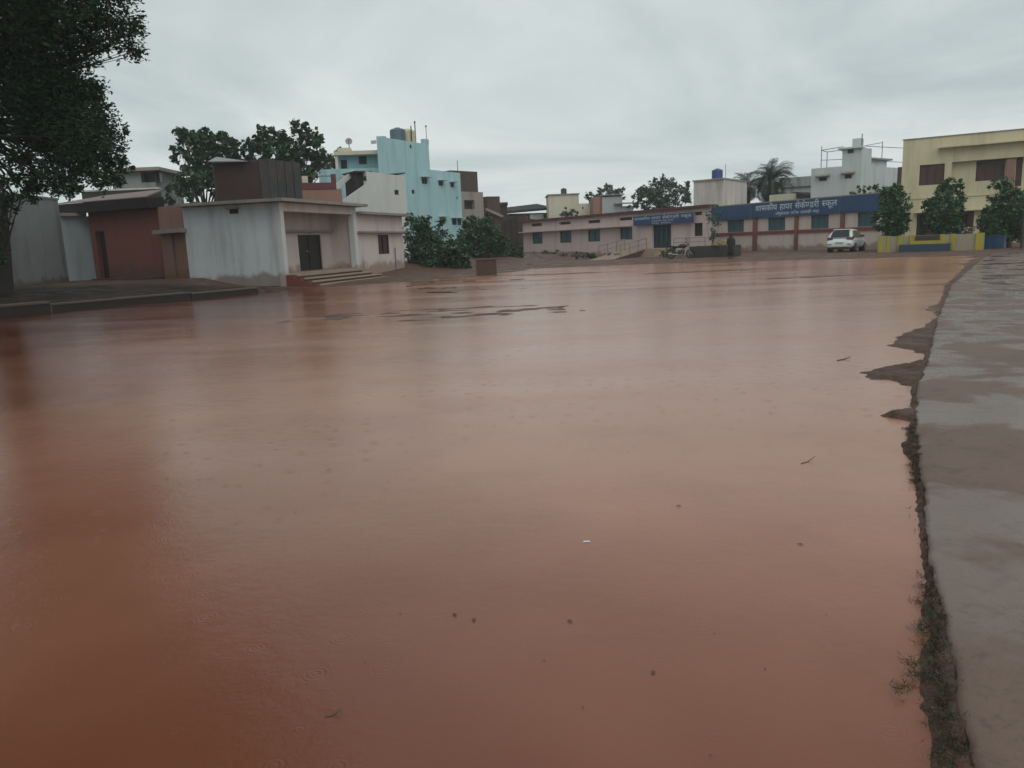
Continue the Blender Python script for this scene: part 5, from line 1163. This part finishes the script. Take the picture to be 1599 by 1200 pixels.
# ------------------------------------------------------------------ car
def rrect(cx, z0, z1, hw, x, k=16, e=4.0, tw=1.0):
    """rounded rectangle ring in the y-z plane at x; tw narrows the top"""
    ring = []; zc, hh = (z0 + z1) / 2, (z1 - z0) / 2
    for t_ in np.linspace(0, 2 * math.pi, k, endpoint=False) + math.pi / k:
        c_, s_n = math.cos(t_), math.sin(t_); yy = math.copysign(abs(c_) ** (2 / e), c_) * hw; z_ = zc + math.copysign(abs(s_n) ** (2 / e), s_n) * hh
        f = 1 + (tw - 1) * (z_ - z0) / (z1 - z0); ring.append((x, cx + yy * f, z_))
    return ring
def build_car(loc, rz):
    rt = thing('hatchback_car', 'white hatchback parked beside the school wall, seen from its rear right corner', 'car', loc)
    OFF[rt.name] = (0, 0, 0)
    rings = [rrect(0, .42, .60, .70, -1.92, 24), rrect(0, .30, .80, .80, -1.88, 24), rrect(0, .24, .98, .84, -1.70, 24), rrect(0, .22, 1.02, .86, -1.2, 24), rrect(0, .20, 1.0, .865, 0, 24), rrect(0, .20, .97, .86, .8, 24), rrect(0, .22, .90, .84, 1.35, 24), rrect(0, .26, .80, .78, 1.75, 24), rrect(0, .34, .66, .66, 1.92, 24)]
    mb = MB(); mb.smooth = True; mb.loft(rings); mb.build('body', 'carwhite', rt)
    cab = [rrect(0, .93, 1.0, .78, -1.78, 24, 5), rrect(0, .93, 1.30, .76, -1.55, 24, 5, .9), rrect(0, .93, 1.47, .77, -1.28, 24, 5, .80), rrect(0, .93, 1.53, .78, -.5, 24, 5, .78), rrect(0, .93, 1.51, .78, .1, 24, 5, .78), rrect(0, .92, 1.36, .78, .5, 24, 5, .82), rrect(0, .90, .98, .78, 1.05, 24, 5)]
    mb = MB(); mb.smooth = True; mb.loft(cab); mb.build('cabin', 'carwhite', rt)
    # windows 1-2 cm proud of the cabin shell
    MB().hexa([(-1.76, -.60, 1.02), (-1.76, .60, 1.02), (-1.46, .52, 1.38), (-1.46, -.52, 1.38), (-1.83, -.60, 1.02), (-1.83, .60, 1.02), (-1.53, .52, 1.40), (-1.53, -.52, 1.40)]).build('rear_window', 'glass', rt)
    MB().hexa([(1.02, -.66, 1.0), (1.02, .66, 1.0), (.45, .56, 1.42), (.45, -.56, 1.42), (1.08, -.66, 1.0), (1.08, .66, 1.0), (.52, .56, 1.43), (.52, -.56, 1.43)]).build('windscreen', 'glass', rt)
    for s in (-1, 1):
        for x0, x1, x2, x3 in ((-1.30, -.52, -.55, -1.12), (-.44, .62, .34, -.42)):
            y0, y1 = s * .795, s * .655
            MB().hexa([(x0, y0 - s * .05, 1.0), (x1, y0 - s * .05, 1.0), (x2, y1 - s * .05, 1.41), (x3, y1 - s * .05, 1.41), (x0, y0, 1.0), (x1, y0, 1.0), (x2, y1, 1.41), (x3, y1, 1.41)]).build('side_window', 'glass', rt)
        MB().box(-.62, -.50, *sorted((s * .858, s * .885)), .90, .93).build('door_handle', 'carwhite', rt); MB().box(.35, .47, *sorted((s * .858, s * .885)), .89, .92).build('door_handle', 'carwhite', rt)
        mb = MB(); mb.smooth = True; mb.loft([[(x, s * .80 + s * .12 * t_ * 1.5, z) for x, z in ((.45, .98), (.58, .98), (.56, 1.1), (.47, 1.1))] for t_ in (0, .5, 1.0)]); mb.build('mirror', 'blackpaint', rt)
        MB().hexa([(-1.90, s * .45, .86), (-1.86, s * .80, .84), (-1.62, s * .862, .86), (-1.60, s * .45, .9), (-1.86, s * .45, .98), (-1.80, s * .78, 1.0), (-1.58, s * .85, 1.01), (-1.60, s * .45, 1.0)]).build('taillight', 'taillight', rt)
        MB().box(-1.925, -1.88, *sorted((s * .5, s * .74)), .50, .56).build('reflector', 'taillight', rt)
        for x in (-1.18, 1.2):
            wl = MB().lathe((x, s * .78, .30), [(.05, -.10), (.30, -.095), (.31, -.05), (.31, .05), (.30, .095), (.05, .10)], 20, axis=1).build('wheel', 'tyre', rt)
            MB().lathe((x, s * .78, .30), [(.04, s * .102), (.20, s * .104), (.19, s * .118), (.04, s * .122)], 14, axis=1).build('rim', 'rim', wl)
            MB().lathe((x, s * .70, .34), [(.05, -.1), (.355, -.1), (.355, .155), (.05, .155)], 20, axis=1).build('wheel_arch', 'blackpaint', rt)
    MB().box(-1.955, -1.90, -.62, .62, .22, .36).build('bumper', 'blackpaint', rt)
    MB().box(-1.945, -1.90, -.25, .25, .58, .68).build('number_plate', 'plate', rt)
    MB().hexa([(-1.50, -.52, 1.46), (-1.50, .52, 1.46), (-1.15, .55, 1.50), (-1.15, -.55, 1.50), (-1.56, -.52, 1.49), (-1.56, .52, 1.49), (-1.15, .55, 1.535), (-1.15, -.55, 1.535)]).build('roof_spoiler', 'carwhite', rt)
    rt.location = loc; rt.rotation_euler = (0, 0, rz); return rt
CL = aty(1322, 393, 53.6); build_car((CL[0], CL[1], hz_at(CL[0], CL[1]) + .0), math.radians(90 - 38))

# ------------------------------------------------------------------ motorbike
def build_bike(loc, rz):
    rt = thing('motorbike', 'black motorbike standing on muddy ground before the dark planter', 'motorbike', loc); OFF[rt.name] = (0, 0, 0)
    for x in (-.66, .66):
        w_ = []
        for a in np.linspace(0, 2 * math.pi, 24, endpoint=False):
            c_ = np.array([x + .27 * math.cos(a), 0, .31 + .27 * math.sin(a)]); rd = np.array([math.cos(a), 0, math.sin(a)])
            w_.append([c_ + .05 * (math.cos(b_) * rd + math.sin(b_) * np.array([0, 1, 0])) for b_ in np.linspace(0, 2 * math.pi, 8, endpoint=False)])
        mb = MB(); mb.loft(w_ + [w_[0]], caps=False); wo_ = mb.build('wheel', 'tyre', rt)
        mb = MB(); mb.lathe((x, 0, .31), [(.03, -.06), (.06, -.05), (.06, .05), (.03, .06)], 10, axis=1)
        for a in np.linspace(0, 2 * math.pi, 10, endpoint=False): mb.tube([(x, 0, .31), (x + .24 * math.cos(a), 0, .31 + .24 * math.sin(a))], .012, 4)
        for sd_ in (-.02, .02): mb.tube([(x + .235 * math.cos(a), sd_, .31 + .235 * math.sin(a)) for a in np.linspace(0, 2 * math.pi, 22)], .016, 4)
        mb.build('rim', 'rim', wo_)
        mb = MB(); arc = [(x + .35 * math.cos(a), .31 + .35 * math.sin(a)) for a in np.linspace(.5, 2.6, 9)]
        mb.loft([[(px_, -.07, pz_), (px_, .07, pz_), (px_, .07, pz_ + .015), (px_, -.07, pz_ + .015)] for px_, pz_ in arc]); mb.build('mudguard', 'blackpaint', rt)
    mb = MB()
    for s in (-1, 1): mb.tube([(.66, s * .09, .31), (.50, s * .09, .78), (.44, s * .07, .98)], .025)
    mb.build('fork', 'metal', rt)
    mb = MB(); mb.tube([(.46, 0, .9), (.1, 0, .62), (-.2, 0, .40), (-.66, 0, .33)], .03); mb.tube([(.42, 0, .88), (.0, 0, .74), (-.75, 0, .72)], .028); mb.tube([(.3, 0, .8), (.22, 0, .3), (-.25, 0, .28)], .025); mb.build('frame', 'blackpaint', rt)
    mb = MB(); mb.smooth = True; mb.loft([rrect(0, .78, .84, .05, .42, 14, 3), rrect(0, .72, .98, .13, .28, 14, 3), rrect(0, .70, 1.0, .15, .05, 14, 3), rrect(0, .72, .88, .09, -.16, 14, 3)]); mb.build('fuel_tank', 'blackpaint', rt)
    mb = MB(); mb.smooth = True; mb.loft([rrect(0, .75, .83, .08, -.12, 14, 3), rrect(0, .74, .84, .12, -.3, 14, 3), rrect(0, .78, .88, .13, -.65, 14, 3), rrect(0, .82, .88, .09, -.86, 14, 3)]); mb.build('seat', 'cloth', rt)
    mb = MB(); mb.loft([rrect(0, .26, .56, .14, -.18, 12, 4), rrect(0, .24, .60, .16, .0, 12, 4), rrect(0, .28, .58, .13, .22, 12, 4)]); mb.build('engine', 'darkmetal', rt)
    mb = MB(); mb.tube([(.15, -.15, .38), (.0, -.18, .24), (-.5, -.19, .30), (-.85, -.2, .36)], [.025, .025, .045, .05], 8); mb.build('exhaust', 'metal', rt)
    mb = MB(); mb.tube([(.30, -.36, 1.06), (.40, -.2, 1.08), (.44, 0, 1.0), (.40, .2, 1.08), (.30, .36, 1.06)], .02); mb.build('handlebar', 'blackpaint', rt)
    for s in (-1, 1):
        mb = MB(); mb.tube([(.36, s * .25, 1.07), (.38, s * .34, 1.26)], .01); mb.lathe((.37, s * .36, 1.30), [(.02, -.02), (.065, -.015), (.065, .01), (.02, .015)], 10, axis=0); mb.build('mirror', 'blackpaint', rt)
    mb = MB(); mb.smooth = True; mb.lathe((.50, 0, .93), [(.04, -.1), (.09, -.05), (.10, .05), (.09, .06)], 14, axis=0); hl = mb.build('headlight', 'blackpaint', rt)
    MB().lathe((.50, 0, .93), [(.02, .075), (.085, .062), (.085, .058), (.02, .055)], 14, axis=0).build('lens', 'lens', hl)
    MB().box(-.93, -.86, -.06, .06, .76, .84).build('taillight', 'taillight', rt)
    MB().tube([(-.1, .12, .3), (-.05, .32, .02)], .015).build('side_stand', 'darkmetal', rt)
    rt.location = loc; rt.rotation_euler = (math.radians(-6) * 0, 0, rz); return rt
b_ = atz(1063, 405, .05); build_bike((b_[0], b_[1], hz_at(b_[0], b_[1])), math.radians(-18))

# ------------------------------------------------------------------ person
def build_person(loc, rz, H=1.52):
    rt = thing('person', 'person in long dark clothes standing at the right end of the dark planter', 'person', loc); OFF[rt.name] = (0, 0, 0)
    k = H / 1.6
    J = dict(pel=(0, 0, .88), spine=(0, 0, 1.08), chest=(0, .01, 1.25), neck=(0, .0, 1.37), head=(0, .02, 1.47), crown=(0, .0, 1.58),
             hl=(.09, 0, .84), kl=(.10, .05, .47), al=(.10, -.03, .09), tl=(.11, .13, .03), hr=(-.09, 0, .84), kr=(-.10, -.02, .47), ar=(-.09, -.14, .10), tr=(-.10, .01, .03),
             sl=(.17, 0, 1.30), el=(.24, -.03, 1.04), wl=(.20, .12, .90), fl=(.19, .17, .82), sr=(-.17, 0, 1.30), er=(-.24, -.04, 1.05), wr=(-.23, .06, .84), fr=(-.22, .08, .74))
    R = dict(pel=.13, spine=.115, chest=.13, neck=.05, head=.085, crown=.07, hl=.085, kl=.058, al=.038, tl=.03, hr=.085, kr=.058, ar=.038, tr=.03, sl=.055, el=.04, wl=.027, fl=.02, sr=.055, er=.04, wr=.027, fr=.02)
    E_ = [('pel', 'spine'), ('spine', 'chest'), ('chest', 'neck'), ('neck', 'head'), ('head', 'crown'), ('pel', 'hl'), ('hl', 'kl'), ('kl', 'al'), ('al', 'tl'), ('pel', 'hr'), ('hr', 'kr'), ('kr', 'ar'), ('ar', 'tr'), ('chest', 'sl'), ('sl', 'el'), ('el', 'wl'), ('wl', 'fl'), ('chest', 'sr'), ('sr', 'er'), ('er', 'wr'), ('wr', 'fr')]
    names = list(J); V = [tuple(c_ * k for c_ in J[n_]) for n_ in names]; ed = [(names.index(a), names.index(b_)) for a, b_ in E_]; rad = [R[n_] * k for n_ in names]
    for s, wst, fp in ((1, 'wl', 'fl'), (-1, 'wr', 'fr')):        # five fingers rooted in the palm
        f0 = np.array(J[fp]) * k; dv = f0 - np.array(J[wst]) * k; dv /= np.linalg.norm(dv); sdv = np.cross(dv, (s, 0, 0)); sdv /= np.linalg.norm(sdv)
        for j, (o_, ln_) in enumerate(((-.028, .065), (-.009, .078), (.010, .072), (.028, .055))):
            a0 = len(V); V += [tuple(f0 + sdv * o_), tuple(f0 + sdv * o_ + dv * ln_ * .55 * k), tuple(f0 + sdv * o_ * 1.05 + dv * ln_ * k - np.array([s * .018, 0, 0]))]; rad += [.010, .009, .008]
            ed += [(names.index(fp), a0), (a0, a0 + 1), (a0 + 1, a0 + 2)]
        a0 = len(V); b0 = (f0 + np.array(J[wst]) * k) / 2 - sdv * .03; V += [tuple(b0), tuple(b0 - sdv * .03 + dv * .045)]; rad += [.011, .009]; ed += [(names.index(wst), a0), (a0, a0 + 1)]
    me = bpy.data.meshes.new('body'); me.from_pydata(V, ed, []); o_ = link('body', me, rt, np.zeros(3)); me.materials.append(MAT['skin'])
    sk = o_.modifiers.new('skin', 'SKIN'); o_.modifiers.new('sub', 'SUBSURF').levels = 1; o_.modifiers['sub'].render_levels = 1
    for i, vv in enumerate(me.skin_vertices[0].data): vv.radius = (rad[i], rad[i]); vv.use_root = (i == 0)
    el = lambda z_, a, b_, cy=0.0, n_=18, wob=0.0: [(a * math.cos(t_) * (1 + wob * math.sin(5 * t_)), cy + b_ * math.sin(t_) * (1 + wob * math.sin(5 * t_)), z_ * k) for t_ in np.linspace(0, 2 * math.pi, n_, endpoint=False)]
    mb = MB(); mb.smooth = True; mb.loft([el(.20, .21, .20, -.02, wob=.06), el(.5, .19, .17, wob=.05), el(.85, .185, .15, wob=.02), el(1.08, .165, .135), el(1.22, .19, .145), el(1.33, .16, .12), el(1.39, .075, .075)]); mb.build('tunic', 'cloth', rt)
    for s, a, b_, c_ in ((1, 'sl', 'el', 'wl'), (-1, 'sr', 'er', 'wr')):
        mb = MB(); mb.smooth = True; mb.tube([np.array(J[a]) * k, np.array(J[b_]) * k, np.array(J[c_]) * k], [.07, .055, .045], 10); mb.build('sleeve', 'cloth', rt)
    for a in ('al', 'ar'):
        p = np.array(J[a]) * k; mb = MB(); mb.smooth = True; mb.loft([[(p[0] + x * .042, p[1] + y, z_) for x, z_ in ((-1, .0), (1, .0), (.8, h_), (-.8, h_))] for y, h_ in ((-.06, .08), (.0, .10), (.08, .06), (.17, .04))]); mb.build('shoe', 'blackpaint', rt)
    mb = MB(); mb.smooth = True; mb.loft([el(1.28, .15, .10, -.05), el(1.36, .10, .10, -.04), el(1.46, .100, .105, -.02), el(1.55, .092, .098, -.02), el(1.61, .05, .055, -.02), el(1.62, .01, .01, -.02)]); mb.build('headscarf', 'cloth', rt)
    mb = MB(); mb.smooth = True; mb.lathe((0, .095, 1.465 * k), [(.01, -.012), (.014, 0), (.004, .018)], 8); mb.build('nose', 'skin', rt)
    rt.location = loc; rt.rotation_euler = (0, 0, rz); return rt
p = atz(1141, 405, .04); build_person((p[0], p[1], hz_at(p[0], p[1])), math.radians(150))

# ------------------------------------------------------------------ loose things on the ground and water
p = atz(760, 429, .05); root = thing('brick_block', 'brown cube-like brick block standing alone on the muddy bank', 'block', (p[0], p[1], 0))
w_ = 15.5 * p[1] / FPX; h_ = aty(760, 405, p[1])[2]
mb = MB(); mb.prism([(p[0] - w_, p[1]), (p[0] + w_, p[1] + .12), (p[0] + w_ - .12, p[1] + 1.0), (p[0] - w_ - .05, p[1] + .9)], -.15, h_ - .06); mb.build('block', 'stone', root)
mb = MB(); mb.prism([(p[0] - w_ - .03, p[1] - .03), (p[0] + w_ + .03, p[1] + .09), (p[0] + w_ - .09, p[1] + 1.03), (p[0] - w_ - .08, p[1] + .93)], h_ - .057, h_); mb.build('cap', 'stone', root)
def stick(u, v, L, az, mat, name, label, cat, group, r=.02, z=.03):
    p = atz(u, v, z); g = max(0, hz_at(p[0], p[1])); d = np.array([math.cos(az), math.sin(az), 0]); c = np.array([p[0], p[1], g + r * .6])
    mm = MB(); mm.tube([c - d * L / 2, c + rng.normal(size=3) * L * .04 * np.array([1, 1, 0]), c + d * L / 2 + np.array([0, 0, rng.uniform(0, .03)])], [r, r * .9, r * .5], 5)
    return tag(mm.build(name, mat, None, base=c), label, cat, group)
for i in range(26):
    u, v = rng.uniform(640, 830), rng.uniform(415, 462); 
    if v > 478 - (u - 600) * .2: continue
    stick(u, v, rng.uniform(.25, 1.0), rng.uniform(-.9, .9), 'stick', 'driftwood_stick', 'dark wet stick lying on the muddy bank before the brick block', 'stick', 'sticks washed up on the bank', rng.uniform(.012, .028))
for i in range(8):
    u, v = rng.uniform(660, 850), rng.uniform(412, 446)
    stick(u, v, rng.uniform(.25, .7), rng.uniform(-.5, .7), 'palewood', 'pale_plank', 'pale wet plank scrap lying on the muddy bank before the brick block', 'plank', 'pale plank scraps on the bank', rng.uniform(.01, .02))
for u, v, L in ((1262, 722, .14), (520, 1117, .055), (1318, 562, .25)):
    stick(u, v, L, .5 if u > 1000 else .3, 'stick', 'floating_twig', {1262: 'thin dark twig floating in the water left of the path', 520: 'short dark twig floating near the bottom of the flooded yard', 1318: 'faint thin twig floating just off the mud spit'}[u], 'twig', None, .004 if L < .2 else .008, 0)
leafs = [(710, 960), (740, 968), (625, 958), (570, 1035), (1020, 1050), (850, 1032), (910, 1105), (1115, 990), (980, 705), (1195, 1045), (870, 745), (1360, 648), (1250, 850), (1410, 1095), (800, 640), (460, 800), (1110, 1180), (890, 970), (1060, 790), (1290, 960)]
for u, v in leafs:
    p = atz(u, v, .004); a = rng.uniform(0, 6.28); s = .012 * (0.6 + p[1] * .12) * rng.choice([.5, .7, .9, 1.5]); d = np.array([math.cos(a), math.sin(a), 0]); e_ = np.array([-d[1], d[0], 0]); c = np.array([p[0], p[1], .004])
    mm = MB(); mm.add([c - d * s, c - e_ * s * .45 + np.array([0, 0, .003]), c + d * s, c + e_ * s * .45 + np.array([0, 0, .003]), c + np.array([0, 0, .001])], [(0, 1, 4), (1, 2, 4), (2, 3, 4), (3, 0, 4)])
    tag(mm.build('dead_leaf', 'deadleaf', None, base=c), 'small dark dead leaf floating on the muddy water', 'leaf', 'dead leaves floating on the flood water')
p = atz(916, 846, .004); c = np.array([p[0], p[1], .004])
mm = MB(); mm.add([c + np.array(q_) * .02 for q_ in ((-1, -.3, 0), (1, -.25, 0), (.9, .3, .1), (-.8, .35, .1))], [(0, 1, 2, 3)]); tag(mm.build('paper_scrap', 'letter', None, base=c), 'tiny white scrap floating in the middle of the water', 'litter')

# ------------------------------------------------------------------ rain haze: one even box of air round the whole scene
me = bpy.data.meshes.new('haze'); hb = MB().box(-330, 330, -100, 400, -2, 24)
me.from_pydata(hb.v, [], hb.f); me.update()
m = bpy.data.materials.new('rain_haze'); m.use_nodes = True; t = m.node_tree; t.nodes.clear()
pv = N(t, 'ShaderNodeVolumePrincipled'); pv.inputs['Color'].default_value = (0.95, 0.97, 0.975, 1); pv.inputs['Density'].default_value = 0.0008
ou = N(t, 'ShaderNodeOutputMaterial'); t.links.new(pv.outputs[0], ou.inputs['Volume']); me.materials.append(m)
hz_o = bpy.data.objects.new('haze', me); col.objects.link(hz_o); hz_o['kind'] = 'stuff'
